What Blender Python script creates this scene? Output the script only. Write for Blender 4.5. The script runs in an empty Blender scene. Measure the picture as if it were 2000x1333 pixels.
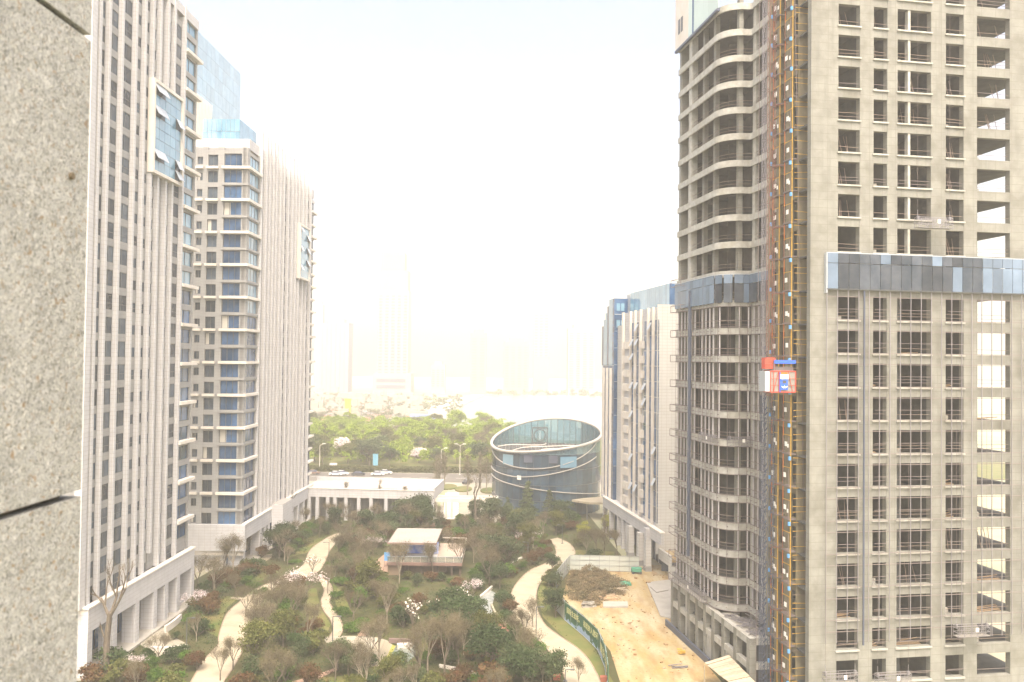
import bpy, math, random
import numpy as np
from mathutils import Matrix, Vector
random.seed(7)
RNG = np.random.default_rng(7)
C = bpy.context.scene.collection
scene = bpy.context.scene
rad = math.radians

# ------------------------------------------------------------------ camera, light, air
H = 40.0
PITCH = math.atan(33.5 / 1600); ROLL = 0.012
cam_d = bpy.data.cameras.new('camera'); cam = bpy.data.objects.new('camera', cam_d); C.objects.link(cam)
CAMM = Matrix.Rotation(math.pi / 2 + PITCH, 3, 'X') @ Matrix.Rotation(ROLL, 3, 'Z')
cam.matrix_world = Matrix.Translation((0, 0, H)) @ CAMM.to_4x4()
cam_d.sensor_width = 36; cam_d.lens = 28.8; cam_d.clip_start = 0.05; cam_d.clip_end = 6000
cam_d.dof.use_dof = True; cam_d.dof.focus_distance = 110; cam_d.dof.aperture_fstop = 9
scene.camera = cam

SUN_EL, SUN_AZ = 60, 172      # azimuth clockwise from +Y (the view direction)
world = bpy.data.worlds.new('World'); scene.world = world; world.use_nodes = True
wn = world.node_tree; bg = wn.nodes['Background']
sky = wn.nodes.new('ShaderNodeTexSky'); sky.sky_type = 'NISHITA'; sky.sun_disc = False
sky.sun_elevation = rad(SUN_EL); sky.sun_rotation = rad(SUN_AZ)
sky.air_density = 0.7; sky.dust_density = 7.5; sky.ozone_density = 0.0; sky.altitude = 0
tint = wn.nodes.new('ShaderNodeMix'); tint.data_type = 'RGBA'; tint.blend_type = 'MULTIPLY'; tint.inputs['Factor'].default_value = 1.0
tint.inputs['B'].default_value = (1.0, 0.945, 0.85, 1)
wn.links.new(sky.outputs[0], tint.inputs['A']); wn.links.new(tint.outputs['Result'], bg.inputs['Color']); bg.inputs['Strength'].default_value = 0.15
sun_d = bpy.data.lights.new('sun', 'SUN'); sun_d.energy = 0.5; sun_d.angle = rad(14); sun_d.color = (1.0, 0.97, 0.92)
sun = bpy.data.objects.new('sun', sun_d); C.objects.link(sun)
sd = Vector((math.sin(rad(SUN_AZ)) * math.cos(rad(SUN_EL)), math.cos(rad(SUN_AZ)) * math.cos(rad(SUN_EL)), math.sin(rad(SUN_EL))))
sun.rotation_euler = sd.to_track_quat('Z', 'Y').to_euler()
scene.view_settings.view_transform = 'Standard'; scene.view_settings.look = 'None'
scene.view_settings.gamma = 1; scene.view_settings.use_curve_mapping = False
scene.view_settings.exposure = 1.95
scene.render.engine = 'CYCLES'
cy = scene.cycles
cy.use_denoising = True; cy.denoiser = 'OPENIMAGEDENOISE'
cy.max_bounces = 6; cy.diffuse_bounces = 3; cy.glossy_bounces = 3; cy.transmission_bounces = 4; cy.volume_bounces = 1
cy.transparent_max_bounces = 8; cy.caustics_reflective = False; cy.caustics_refractive = False
HAZE_DENSITY = 0.00074

# ------------------------------------------------------------------ pixel <-> world (2000 x 1333 photo)
def ray(px, py):
    return CAMM @ Vector(((px - 1000) / 1600, -(py - 666.5) / 1600, -1))
def G(px, py, z=0.0):
    r = ray(px, py); t = (z - H) / r.z
    return (r.x * t, r.y * t)
def proj(x, y, z):
    c = CAMM.transposed() @ Vector((x, y, z - H))
    return (1000 + 1600 * c.x / -c.z, 666.5 - 1600 * c.y / -c.z)
class Plane:                       # vertical plane through o along a
    def __init__(s, o, a):
        L = math.hypot(*a); s.a = (a[0] / L, a[1] / L); s.o = o
    def off(s, d):                 # shifted to the right of its direction by d
        return Plane((s.o[0] + s.a[1] * d, s.o[1] - s.a[0] * d), s.a)
    def hit(s, px, py):
        r = ray(px, py); ax, ay = s.a; ox, oy = s.o
        D = -ax * r.y + r.x * ay
        return ((ox * r.y - r.x * oy) / D, H + (-ax * oy + ay * ox) / D * r.z)
    def u(s, px, py=690): return s.hit(px, py)[0]
    def z(s, px, py): return s.hit(px, py)[1]

# ------------------------------------------------------------------ materials
MATS = {}
def nd(nt, t, **kw):
    n = nt.nodes.new(t)
    for k, v in kw.items(): setattr(n, k, v)
    return n
def mat(name, col, rough=0.8, col2=None, scale=1.0, amt=1.0, bump=0.0, bscale=20.0, metal=0.0, stain=0.0, stain_col=None,
        tile=None, tile_col=None, rnd=0.0, spec=0.5, stretch=(1, 1, 1), detail=6, coat=0.0, blur=0.0, emit=None):
    if name in MATS: return MATS[name]
    m = bpy.data.materials.new(name); m.use_nodes = True; nt = m.node_tree; L = nt.links
    p = nt.nodes['Principled BSDF']
    p.inputs['Roughness'].default_value = rough; p.inputs['Metallic'].default_value = metal
    p.inputs['Specular IOR Level'].default_value = spec; p.inputs['Coat Weight'].default_value = coat
    geo = nd(nt, 'ShaderNodeNewGeometry')
    mp = nd(nt, 'ShaderNodeMapping'); mp.inputs['Scale'].default_value = stretch
    L.new(geo.outputs['Position'], mp.inputs['Vector'])
    c = nd(nt, 'ShaderNodeRGB'); c.outputs[0].default_value = (*col, 1); out = c.outputs[0]
    def mix(fac, a, b, mode='MIX'):
        x = nd(nt, 'ShaderNodeMix', data_type='RGBA', blend_type=mode)
        if isinstance(fac, float): x.inputs['Factor'].default_value = fac
        else: L.new(fac, x.inputs['Factor'])
        L.new(a, x.inputs['A'])
        if isinstance(b, tuple): x.inputs['B'].default_value = (*b, 1)
        else: L.new(b, x.inputs['B'])
        return x.outputs['Result']
    def noise(sc, det, lo, hi, vec=mp.outputs[0]):
        n = nd(nt, 'ShaderNodeTexNoise'); n.inputs['Scale'].default_value = sc; n.inputs['Detail'].default_value = det
        n.inputs['Roughness'].default_value = 0.6
        L.new(vec, n.inputs['Vector'])
        r = nd(nt, 'ShaderNodeMapRange'); r.inputs['From Min'].default_value = lo; r.inputs['From Max'].default_value = hi
        L.new(n.outputs['Fac'], r.inputs['Value']); return r.outputs[0]
    if col2:
        f = noise(scale, detail, 0.36, 0.64)
        if amt < 1:
            mm = nd(nt, 'ShaderNodeMath', operation='MULTIPLY'); L.new(f, mm.inputs[0]); mm.inputs[1].default_value = amt; f = mm.outputs[0]
        out = mix(f, out, col2)
    if stain:
        f = noise(0.35, 8, 0.5, 0.72)
        mm = nd(nt, 'ShaderNodeMath', operation='MULTIPLY'); L.new(f, mm.inputs[0]); mm.inputs[1].default_value = stain
        out = mix(mm.outputs[0], out, stain_col or tuple(v * 0.55 for v in col))
        mp2 = nd(nt, 'ShaderNodeMapping'); mp2.inputs['Scale'].default_value = (1.6, 1.6, 0.12)
        L.new(geo.outputs['Position'], mp2.inputs['Vector'])
        f = noise(1.2, 5, 0.52, 0.75, mp2.outputs[0])
        mm = nd(nt, 'ShaderNodeMath', operation='MULTIPLY'); L.new(f, mm.inputs[0]); mm.inputs[1].default_value = stain * 0.8
        out = mix(mm.outputs[0], out, tuple(v * 0.62 for v in col))
    if tile:                       # fine joints of small cladding slabs
        tc = nd(nt, 'ShaderNodeTexCoord')
        sx = nd(nt, 'ShaderNodeSeparateXYZ'); L.new(tc.outputs['Object'], sx.inputs[0])
        ad = nd(nt, 'ShaderNodeMath', operation='ADD'); L.new(sx.outputs[0], ad.inputs[0]); L.new(sx.outputs[1], ad.inputs[1])
        cb = nd(nt, 'ShaderNodeCombineXYZ'); L.new(ad.outputs[0], cb.inputs[0]); L.new(sx.outputs[2], cb.inputs[1])
        b = nd(nt, 'ShaderNodeTexBrick'); b.offset = tile[3] if len(tile) > 3 else 0.0
        b.inputs['Scale'].default_value = 1; b.inputs['Brick Width'].default_value = tile[0]
        b.inputs['Row Height'].default_value = tile[1]; b.inputs['Mortar Size'].default_value = tile[2]
        b.inputs['Mortar Smooth'].default_value = 0.3
        L.new(cb.outputs[0], b.inputs['Vector'])
        out = mix(b.outputs['Fac'], out, tile_col or tuple(v * 0.6 for v in col))
    if rnd:
        oi = nd(nt, 'ShaderNodeObjectInfo')
        r = nd(nt, 'ShaderNodeMapRange'); r.inputs['To Min'].default_value = 1 - rnd; r.inputs['To Max'].default_value = 1 + rnd
        L.new(oi.outputs['Random'], r.inputs['Value'])
        cb = nd(nt, 'ShaderNodeCombineColor')
        for i in range(3): L.new(r.outputs[0], cb.inputs[i])
        out = mix(1.0, out, cb.outputs[0], 'MULTIPLY')
    L.new(out, p.inputs['Base Color'])
    if bump:
        n = nd(nt, 'ShaderNodeTexNoise'); n.inputs['Scale'].default_value = bscale; n.inputs['Detail'].default_value = 5
        L.new(mp.outputs[0], n.inputs['Vector'])
        bp = nd(nt, 'ShaderNodeBump'); bp.inputs['Strength'].default_value = bump; bp.inputs['Distance'].default_value = 0.02
        L.new(n.outputs['Fac'], bp.inputs['Height']); L.new(bp.outputs[0], p.inputs['Normal'])
    if emit: p.inputs['Emission Color'].default_value = (*emit, 1); p.inputs['Emission Strength'].default_value = 1
    MATS[name] = m
    return m
def glass_mat(name, col, alpha, rough=0.05):
    m = bpy.data.materials.new(name); m.use_nodes = True; nt = m.node_tree; L = nt.links
    o = nt.nodes['Material Output']; nt.nodes.remove(nt.nodes['Principled BSDF'])
    t = nd(nt, 'ShaderNodeBsdfTransparent'); t.inputs[0].default_value = (*[c ** 0.5 for c in col], 1)
    g = nd(nt, 'ShaderNodeBsdfGlossy'); g.inputs['Roughness'].default_value = rough; g.inputs['Color'].default_value = (0.8, 0.9, 1, 1)
    d = nd(nt, 'ShaderNodeBsdfDiffuse'); d.inputs[0].default_value = (*col, 1)
    fr = nd(nt, 'ShaderNodeFresnel'); fr.inputs[0].default_value = 1.5
    ad = nd(nt, 'ShaderNodeMath', operation='ADD'); ad.inputs[1].default_value = 0.1; ad.use_clamp = True; L.new(fr.outputs[0], ad.inputs[0])
    a = nd(nt, 'ShaderNodeMixShader'); a.inputs[0].default_value = alpha
    L.new(t.outputs[0], a.inputs[1]); L.new(d.outputs[0], a.inputs[2])
    b = nd(nt, 'ShaderNodeMixShader'); L.new(ad.outputs[0], b.inputs[0]); L.new(a.outputs[0], b.inputs[1]); L.new(g.outputs[0], b.inputs[2])
    L.new(b.outputs[0], o.inputs[0]); MATS[name] = m
    return m

M_STONE = mat('pale_stone', (0.50, 0.51, 0.53), 0.7, col2=(0.44, 0.45, 0.47), scale=0.8, tile=(1.1, 0.55, 0.02), tile_col=(0.32, 0.305, 0.29), stain=0.12)
M_STONE2 = mat('grey_stone', (0.29, 0.298, 0.302), 0.75, col2=(0.25, 0.257, 0.262), scale=0.6, stain=0.12, tile=(1.1, 0.55, 0.015))
M_WHITE = mat('white_stone', (0.62, 0.605, 0.57), 0.65, col2=(0.6, 0.56, 0.5), scale=0.7, stain=0.12)
M_CREAM = mat('cream_tile', (0.51, 0.515, 0.505), 0.6, col2=(0.47, 0.475, 0.465), scale=0.5, tile=(1.0, 0.6, 0.03), tile_col=(0.36, 0.345, 0.32), stain=0.08)
M_WINGLASS = mat('window_glass', (0.028, 0.045, 0.065), 0.06, col2=(0.06, 0.085, 0.115), scale=0.5, rnd=0.5, spec=0.35)
M_BLUEGLASS = mat('blue_glass', (0.02, 0.06, 0.13), 0.05, col2=(0.05, 0.115, 0.235), scale=0.35, rnd=0.3, spec=0.5)
M_SKYGLASS = mat('sky_blue_glass', (0.12, 0.26, 0.38), 0.06, col2=(0.18, 0.34, 0.46), scale=0.3, rnd=0.15, spec=1.0, coat=0.6)
M_FRAME = mat('dark_frame', (0.10, 0.11, 0.12), 0.4, metal=0.4)
M_LFRAME = mat('light_frame', (0.45, 0.5, 0.55), 0.4, metal=0.3)
M_CURTAIN = mat('curtain_cloth', (0.45, 0.44, 0.4), 0.9)
M_CONC = mat('raw_concrete', (0.235, 0.242, 0.222), 0.9, col2=(0.175, 0.18, 0.164), scale=.5, stain=0.8, stain_col=(0.125, 0.125, 0.105), bump=0.4, bscale=6,
             tile=(1.83, 0.92, 0.02), tile_col=(0.14, 0.138, 0.12))
M_CONC2 = mat('band_concrete', (0.42, 0.43, 0.41), 0.9, col2=(0.31, 0.31, 0.285), scale=1.3, stain=0.5, stain_col=(0.27, 0.25, 0.19), bump=0.3, bscale=6)
M_CONCD = mat('shaded_interior_concrete', (0.075, 0.085, 0.09), 0.95, col2=(0.05, 0.057, 0.06), scale=0.9, stain=0.4)  # concrete darkened in colour to stand in for the shade indoors
M_STEEL = mat('galvanised_steel', (0.27, 0.265, 0.29), 0.45, metal=0.5)
M_STEELD = mat('dull_steel', (0.20, 0.17, 0.17), 0.6, metal=0.3)
M_DARKBLUE = mat('dark_blue_metal', (0.07, 0.09, 0.14), 0.5, metal=0.2)
M_RUST = mat('rusty_rail', (0.19, 0.15, 0.125), 0.8)
M_YELLOW = mat('yellow_paint', (0.55, 0.34, 0.04), 0.6, col2=(0.42, 0.25, 0.05), scale=3)
M_ORANGE = mat('orange_paint', (0.55, 0.17, 0.04), 0.6)
M_RED = mat('red_paint', (0.55, 0.06, 0.035), 0.6, col2=(.42, .07, .045), scale=2)
M_BLUE = mat('blue_paint', (0.03, 0.12, 0.62), 0.5)
M_LBLUE = mat('light_blue_plastic', (0.12, 0.35, 0.7), 0.5)
M_SIGN = mat('white_sign', (0.8, 0.8, 0.78), 0.5)
M_MESHP = mat('perforated_sheet', (0.36, 0.35, 0.33), 0.6, metal=0.2, tile=(0.1, 0.1, 0.02), tile_col=(0.2, 0.19, 0.18))
M_GRANITE = None

# ------------------------------------------------------------------ mesh building
class MB:
    def __init__(s): s.v = []; s.f = []; s.m = []; s.mi = 0
    def box(s, x0, x1, y0, y1, z0, z1, rot=None):
        n = len(s.v); p = [(x0, y0, z0), (x1, y0, z0), (x1, y1, z0), (x0, y1, z0), (x0, y0, z1), (x1, y0, z1), (x1, y1, z1), (x0, y1, z1)]
        if rot: p = [tuple(rot @ Vector(q)) for q in p]
        s.v += p
        for q in ((0, 3, 2, 1), (4, 5, 6, 7), (0, 1, 5, 4), (1, 2, 6, 5), (2, 3, 7, 6), (3, 0, 4, 7)):
            s.f.append(tuple(n + i for i in q)); s.m.append(s.mi)
        return s
    def prism(s, pts, z0, z1, ztop=None):
        n = len(s.v); k = len(pts)
        s.v += [(x, y, z0) for x, y in pts] + [(x, y, (ztop[i] if ztop else z1)) for i, (x, y) in enumerate(pts)]
        s.f.append(tuple(n + i for i in reversed(range(k)))); s.m.append(s.mi)
        s.f.append(tuple(n + k + i for i in range(k))); s.m.append(s.mi)
        for i in range(k):
            j = (i + 1) % k; s.f.append((n + i, n + j, n + k + j, n + k + i)); s.m.append(s.mi)
        return s
    def face(s, pts):
        n = len(s.v); s.v += [tuple(p) for p in pts]; s.f.append(tuple(range(n, n + len(pts)))); s.m.append(s.mi); return s
    def bar(s, a, b, r0, r1=None, n=4, cap=True):
        a = Vector(a); b = Vector(b); d = b - a
        if d.length < 1e-6: return s
        r1 = r0 if r1 is None else r1
        q = d.to_track_quat('Z', 'Y'); k = len(s.v)
        for c, r in ((a, r0), (b, r1)):
            for i in range(n):
                an = 2 * math.pi * (i + 0.5) / n
                s.v.append(tuple(c + q @ Vector((math.cos(an) * r, math.sin(an) * r, 0))))
        for i in range(n):
            j = (i + 1) % n; s.f.append((k + i, k + j, k + n + j, k + n + i)); s.m.append(s.mi)
        if cap:
            s.f.append(tuple(k + i for i in reversed(range(n)))); s.m.append(s.mi)
            s.f.append(tuple(k + n + i for i in range(n))); s.m.append(s.mi)
        return s
    def tube(s, pts, r, n=5):
        for a, b in zip(pts, pts[1:]): s.bar(a, b, r, n=n)
        return s
    def ribbon(s, path, d0, d1, z0, z1, closed=False):
        P = [Vector((x, y)) for x, y in path]; k = len(P); N = []
        for i in range(k):
            a = P[i - 1] if (i or closed) else P[i]; b = P[(i + 1) % k] if (i < k - 1 or closed) else P[i]
            t = (b - a).normalized(); N.append(Vector((t.y, -t.x)))
        A = [p + n_ * d0 for p, n_ in zip(P, N)]; B = [p + n_ * d1 for p, n_ in zip(P, N)]
        n = len(s.v)
        for i in range(k):
            zz0 = z0[i] if isinstance(z0, list) else z0; zz1 = z1[i] if isinstance(z1, list) else z1
            s.v += [(A[i].x, A[i].y, zz0), (B[i].x, B[i].y, zz0), (B[i].x, B[i].y, zz1), (A[i].x, A[i].y, zz1)]
        for i in range(k if closed else k - 1):
            a = n + 4 * i; b = n + 4 * ((i + 1) % k)
            for e in range(4):
                f = (e + 1) % 4; s.f.append((a + e, b + e, b + f, a + f)); s.m.append(s.mi)
        if not closed:
            s.f.append((n, n + 1, n + 2, n + 3)); s.m.append(s.mi)
            e = n + 4 * (k - 1); s.f.append((e + 3, e + 2, e + 1, e)); s.m.append(s.mi)
        return s
    def mesh(s, name, mats, smooth=False):
        me = bpy.data.meshes.new(name); me.from_pydata(s.v, [], s.f)
        if not isinstance(mats, (list, tuple)): mats = [mats]
        for m in mats: me.materials.append(m)
        if len(mats) > 1: me.polygons.foreach_set('material_index', s.m)
        if smooth: me.polygons.foreach_set('use_smooth', [True] * len(s.f))
        me.update(); return me
    def build(s, name, mats, parent=None, smooth=False):
        return link(name, s.mesh(name, mats, smooth), parent)
def link(name, me, parent=None, loc=None, rotz=0.0, sc=None):
    o = bpy.data.objects.new(name, me); C.objects.link(o)
    if parent: o.parent = parent
    if loc: o.location = loc
    if rotz: o.rotation_euler = (0, 0, rotz)
    if sc: o.scale = sc if isinstance(sc, tuple) else (sc, sc, sc)
    return o
def thing(name, label, cat, loc=(0, 0, 0), yaw=0.0, group=None):
    o = bpy.data.objects.new(name, None); C.objects.link(o); o.location = loc; o.rotation_euler = (0, 0, yaw)
    o.empty_display_size = 0.5; tag(o, label, cat, group); return o
def tag(o, label=None, cat=None, group=None, kind=None):
    if label: o['label'] = label
    if cat: o['category'] = cat
    if group: o['group'] = group
    if kind: o['kind'] = kind
    return o
_bc = {}
def pbox(name, root, x0, x1, y0, y1, z0, z1, m):
    if x1 < x0: x0, x1 = x1, x0
    if y1 < y0: y0, y1 = y1, y0
    w, d, h = round(x1 - x0, 3), round(y1 - y0, 3), round(z1 - z0, 3); k = (w, d, h, m.name)
    if k not in _bc: _bc[k] = MB().box(-w / 2, w / 2, -d / 2, d / 2, 0, h).mesh(name, m)
    return link(name, _bc[k], root, ((x0 + x1) / 2, (y0 + y1) / 2, z0))
class Face:
    """maps (u along, d outward, z) of a facade to its building's local axes"""
    def __init__(s, root, kind, base): s.r = root; s.k = kind; s.b = base
    def box(s, name, u0, u1, d0, d1, z0, z1, m, parent=None):
        if s.k == 'garden': return pbox(name, parent or s.r, s.b + d0, s.b + d1, u0, u1, z0, z1, m)
        if s.k == 'left': return pbox(name, parent or s.r, s.b - d1, s.b - d0, u0, u1, z0, z1, m)
        return pbox(name, parent or s.r, u0, u1, s.b - d1, s.b - d0, z0, z1, m)
    def put(s, name, me, u, d, z):
        if s.k == 'garden': return link(name, me, s.r, (s.b + d, u, z), math.pi / 2)
        if s.k == 'left': return link(name, me, s.r, (s.b - d, u, z), -math.pi / 2)
        return link(name, me, s.r, (u, s.b - d, z))
_wc = {}
def window_mesh(w, h, n=2, gm=None, fm=None, sill=False, transom=None, curtain=False):
    gm = gm or M_WINGLASS; fm = fm or M_FRAME
    k = (round(w, 2), round(h, 2), n, gm.name, fm.name, sill, transom, curtain)
    if k in _wc: return _wc[k]
    b = MB(); f = 0.06
    b.mi = 1
    b.box(-w / 2, w / 2, -0.05, 0.03, 0, f); b.box(-w / 2, w / 2, -0.05, 0.03, h - f, h)
    b.box(-w / 2, -w / 2 + f, -0.05, 0.03, f, h - f); b.box(w / 2 - f, w / 2, -0.05, 0.03, f, h - f)
    for i in range(1, n): x = -w / 2 + w * i / n; b.box(x - 0.045, x + 0.045, -0.055, 0.03, f, h - f)
    if transom: b.box(-w / 2 + f, w / 2 - f, -0.045, 0.03, h * transom - .03, h * transom + .03)
    b.mi = 0; b.box(-w / 2 + f, w / 2 - f, 0.0, 0.02, f, h - f)
    if curtain: b.mi = 2; b.box(-w / 2 + f, -w / 2 + w * .38, -0.012, -0.003, f, h - f)
    _wc[k] = b.mesh('window', [gm, fm, M_CURTAIN]); return _wc[k]

# ------------------------------------------------------------------ ground and far setting
M_GROUND = mat('far_earth', (0.34, 0.31, 0.24), 0.95, col2=(0.22, 0.25, 0.14), scale=0.03)
M_SOIL = mat('shaded_soil', (0.035, 0.045, 0.012), 0.95, col2=(0.07, 0.065, 0.022), scale=0.3, stain=0.6, stain_col=(0.035, 0.055, 0.012), bump=0.6, bscale=3)  # soil darkened in colour to deepen the shadows beneath the plants
M_LAWN = mat('lawn', (0.14, 0.125, 0.04), 0.95, col2=(0.07, 0.105, 0.018), scale=0.25, bump=0.5, bscale=8)
M_PATH = mat('cream_gravel_path', (0.37, 0.335, 0.255), 0.9, col2=(0.32, 0.285, 0.21), scale=0.35, bump=0.3, bscale=15, stain=0.25, tile=(0.6, 0.6, 0.015), tile_col=(0.28, 0.25, 0.19))
M_PINK = mat('pink_paving', (0.36, 0.25, 0.19), 0.9, col2=(0.3, 0.2, 0.15), scale=0.6)
M_PLAZA = mat('pale_paving', (0.33, 0.31, 0.25), 0.85, col2=(0.28, 0.265, 0.215), scale=0.4, stain=0.2, tile=(0.6, 0.6, 0.02), tile_col=(0.19, 0.175, 0.145))
M_ASPH = mat('asphalt', (0.10, 0.095, 0.085), 0.9, col2=(0.13, 0.12, 0.105), scale=0.2)
M_SAND = mat('orange_sand', (0.30, 0.215, 0.085), 0.95, col2=(0.37, 0.325, 0.22), scale=0.22, stain=0.8, stain_col=(0.22, 0.125, 0.05), bump=0.8, bscale=2, stretch=(1.6, .45, 1))
M_SLAB = mat('pale_concrete_slab', (0.36, 0.35, 0.32), 0.9, col2=(0.30, 0.29, 0.26), scale=0.4, stain=0.4)
M_WATER = mat('lake_water', (0.30, 0.32, 0.30), 0.18, bump=0.4, bscale=0.6, spec=0.9)
M_POND = mat('pond_water', (0.16, 0.19, 0.17), 0.08, bump=0.2, bscale=2, spec=0.9)

def sheet(name, pts, z, m, parent=None, kind='structure', thick=None):
    b = MB()
    if thick: b.prism(pts, z - thick, z)
    else: b.face([(x, y, z) for x, y in pts])
    o = b.build(name, m, parent)
    if kind and not parent: o['kind'] = kind
    return o
sheet('ground', [(-1250, -250), (1250, -250), (1250, 1650), (-1250, 1650)], 0.0, M_GROUND)
GP = lambda lst, z=0.0: [G(x, y, z) for x, y in lst]
def smooth(pts, n=5):
    out = []
    for i in range(len(pts) - 1):
        p0 = pts[max(i - 1, 0)]; p1 = pts[i]; p2 = pts[i + 1]; p3 = pts[min(i + 2, len(pts) - 1)]
        for k in range(n):
            t = k / n
            out.append(tuple(0.5 * (2 * p1[j] + (p2[j] - p0[j]) * t + (2 * p0[j] - 5 * p1[j] + 4 * p2[j] - p3[j]) * t * t + (3 * p1[j] - p0[j] - 3 * p2[j] + p3[j]) * t ** 3) for j in (0, 1)))
    out.append(tuple(pts[-1])); return out
shaded_soil = sheet('garden_ground', [(-60, 60), (34, 60), (24, 150), (20, 214), (-50, 214), (-58, 120)], 0.006, M_SOIL)
right_L = [(1075, 1054), (1084, 1068), (1086, 1085), (1068, 1100), (1035, 1115), (1010, 1140), (999, 1162), (997, 1190), (1003, 1215), (1033, 1235), (1060, 1258), (1080, 1282), (1097, 1307), (1106, 1333), (1116, 1400)]
right_R = [(1088, 1051), (1112, 1062), (1123, 1080), (1112, 1094), (1085, 1110), (1068, 1124), (1051, 1144), (1046, 1170), (1050, 1195), (1065, 1222), (1095, 1245), (1125, 1265), (1147, 1287), (1162, 1312), (1171, 1333), (1184, 1400)]
left_L = [(365, 1345), (396, 1292), (424, 1262), (426, 1245), (433, 1220), (445, 1196), (469, 1175), (499, 1151), (530, 1138), (560, 1124), (592, 1104), (606, 1074), (640, 1050), (664, 1041)]
left_R = [(430, 1345), (468, 1285), (484, 1247), (490, 1214), (506, 1187), (515, 1166), (538, 1148), (556, 1140), (585, 1133), (622, 1118), (637, 1094), (643, 1079), (655, 1063), (668, 1050)]
mid_L = [(620, 1130), (630, 1143), (634, 1156), (628, 1175), (633, 1193), (647, 1212), (651, 1230), (648, 1240), (641, 1248)]
mid_R = [(626, 1128), (643, 1140), (649, 1156), (643, 1176), (652, 1193), (664, 1211), (668, 1226), (667, 1236), (661, 1246)]
M_KERB = mat('brown_kerb', (.24, .18, .14), .9, col2=(.3, .25, .2), scale=2)
def path_strip(name, L, R, m, z=0.03, kerb=True):
    Lp = smooth(GP(L)); Rp = smooth(GP(R)); n = min(len(Lp), len(Rp))
    rs = lambda P: [P[round(i * (len(P) - 1) / (n - 1))] for i in range(n)]
    Lp = rs(Lp); Rp = rs(Rp); b = MB()
    for i in range(n - 1):
        b.face([(*Lp[i], z), (*Lp[i + 1], z), (*Rp[i + 1], z), (*Rp[i], z)])
    o = b.build(name, m); o['kind'] = 'structure'
    if kerb:
        for P, s in ((Lp, 1), (Rp, -1)):
            MB().ribbon(P, 0.0, 0.14 * s, 0.0, z + 0.06).build('kerb', M_KERB, o)
    return Lp + Rp[::-1]
NOPLANT = []
NOPLANT.append(path_strip('garden_path', right_L, right_R, M_PATH))
NOPLANT.append(path_strip('garden_path', left_L, left_R, M_PATH))
NOPLANT.append(path_strip('narrow_garden_path', mid_L, mid_R, M_PATH, 0.035))
plaza = GP([(630, 1246), (648, 1243), (700, 1243), (738, 1246), (757, 1252), (769, 1264), (747, 1303), (716, 1301), (715, 1276), (675, 1274), (645, 1266)])
sheet('garden_plaza', plaza, 0.04, M_PLAZA); NOPLANT.append(plaza)
pinkp = GP([(698, 1243), (708, 1228), (722, 1220), (726, 1223), (718, 1233), (716, 1243)])
sheet('pink_path', pinkp, 0.03, M_PINK); NOPLANT.append(pinkp)
for pts in ([(724, 1112), (740, 1092), (758, 1076), (758, 1118), (742, 1120)], [(560, 1335), (620, 1318), (660, 1303), (662, 1308), (625, 1325), (590, 1340)]):
    q = GP(pts); sheet('pink_path', q, 0.026, M_PINK); NOPLANT.append(q)
q = GP([(495, 1106), (518, 1084), (532, 1082), (530, 1090), (512, 1102)]); sheet('stone_path', q, 0.03, M_PATH); NOPLANT.append(q)
# planks of the stepped terrace at the plaza's right end
tr = thing('stepped_terrace', 'stepped terrace of slanting pale planks at the right end of the plaza', 'terrace', (*G(742, 1275), 0))
M_PLANK = mat('pale_plank', (0.3, 0.27, 0.20), 0.8, rnd=0.12); M_MOSS = mat('mossy_step', (0.30, 0.30, 0.05), 0.9)
ox, oy = G(742, 1275)
for i in range(11):
    a = G(737 + i * 3.3, 1247 + i * 1.5); c = G(717 + i * 3.3, 1302 + i * 0.2)
    d = G(737 + i * 3.3 + 2.7, 1247 + i * 1.5 + 1.2); e = G(717 + i * 3.3 + 2.7, 1302 + i * 0.2)
    MB().prism([(p[0] - ox, p[1] - oy) for p in (a, c, e, d)], 0, 0.16 - i * 0.008).build('plank', M_MOSS if i > 8 else M_PLANK, tr)
# lawns
for pts in ([(618, 1150), (600, 1150), (600, 1215), (640, 1235), (646, 1220), (627, 1190), (622, 1170)], [(650, 1140), (672, 1160), (690, 1200), (672, 1205), (655, 1180)],
            [(1060, 1130), (1095, 1160), (1140, 1230), (1205, 1345), (1180, 1345), (1150, 1285), (1095, 1240), (1060, 1205), (1050, 1160)],
            [(1125, 1075), (1200, 1078), (1200, 1088), (1118, 1092)], [(470, 1165), (440, 1190), (425, 1245), (395, 1230), (385, 1195), (430, 1165)], [(560, 1090), (600, 1060), (640, 1046), (600, 1080)],
            [(480, 1120), (520, 1110), (545, 1118), (510, 1135), (480, 1135)], [(610, 1325), (760, 1315), (800, 1333), (640, 1345)]):
    sheet('lawn', GP(pts), 0.014 + 0.0007 * len(pts), M_LAWN)
# construction yard
yard = GP([(1098, 1172), (1112, 1116), (1243, 1113), (1262, 1104), (1290, 1104), (1320, 1140), (1316, 1224), (1360, 1276), (1420, 1345), (1215, 1345), (1192, 1272), (1152, 1222)])
sheet('yard_ground', yard, 0.03, M_SAND); NOPLANT.append(yard)
for pts, z in (([(1263, 1140), (1310, 1134), (1316, 1165), (1312, 1210), (1290, 1205)], 0.2), ([(1270, 1150), (1296, 1149), (1306, 1156), (1282, 1161)], 0.36), ([(1178, 1178), (1226, 1178), (1227, 1188), (1178, 1188)], 0.25)):
    b = MB().prism(GP(pts), 0.0, z); o = b.build('concrete_pad', M_SLAB); o['kind'] = 'structure'
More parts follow.
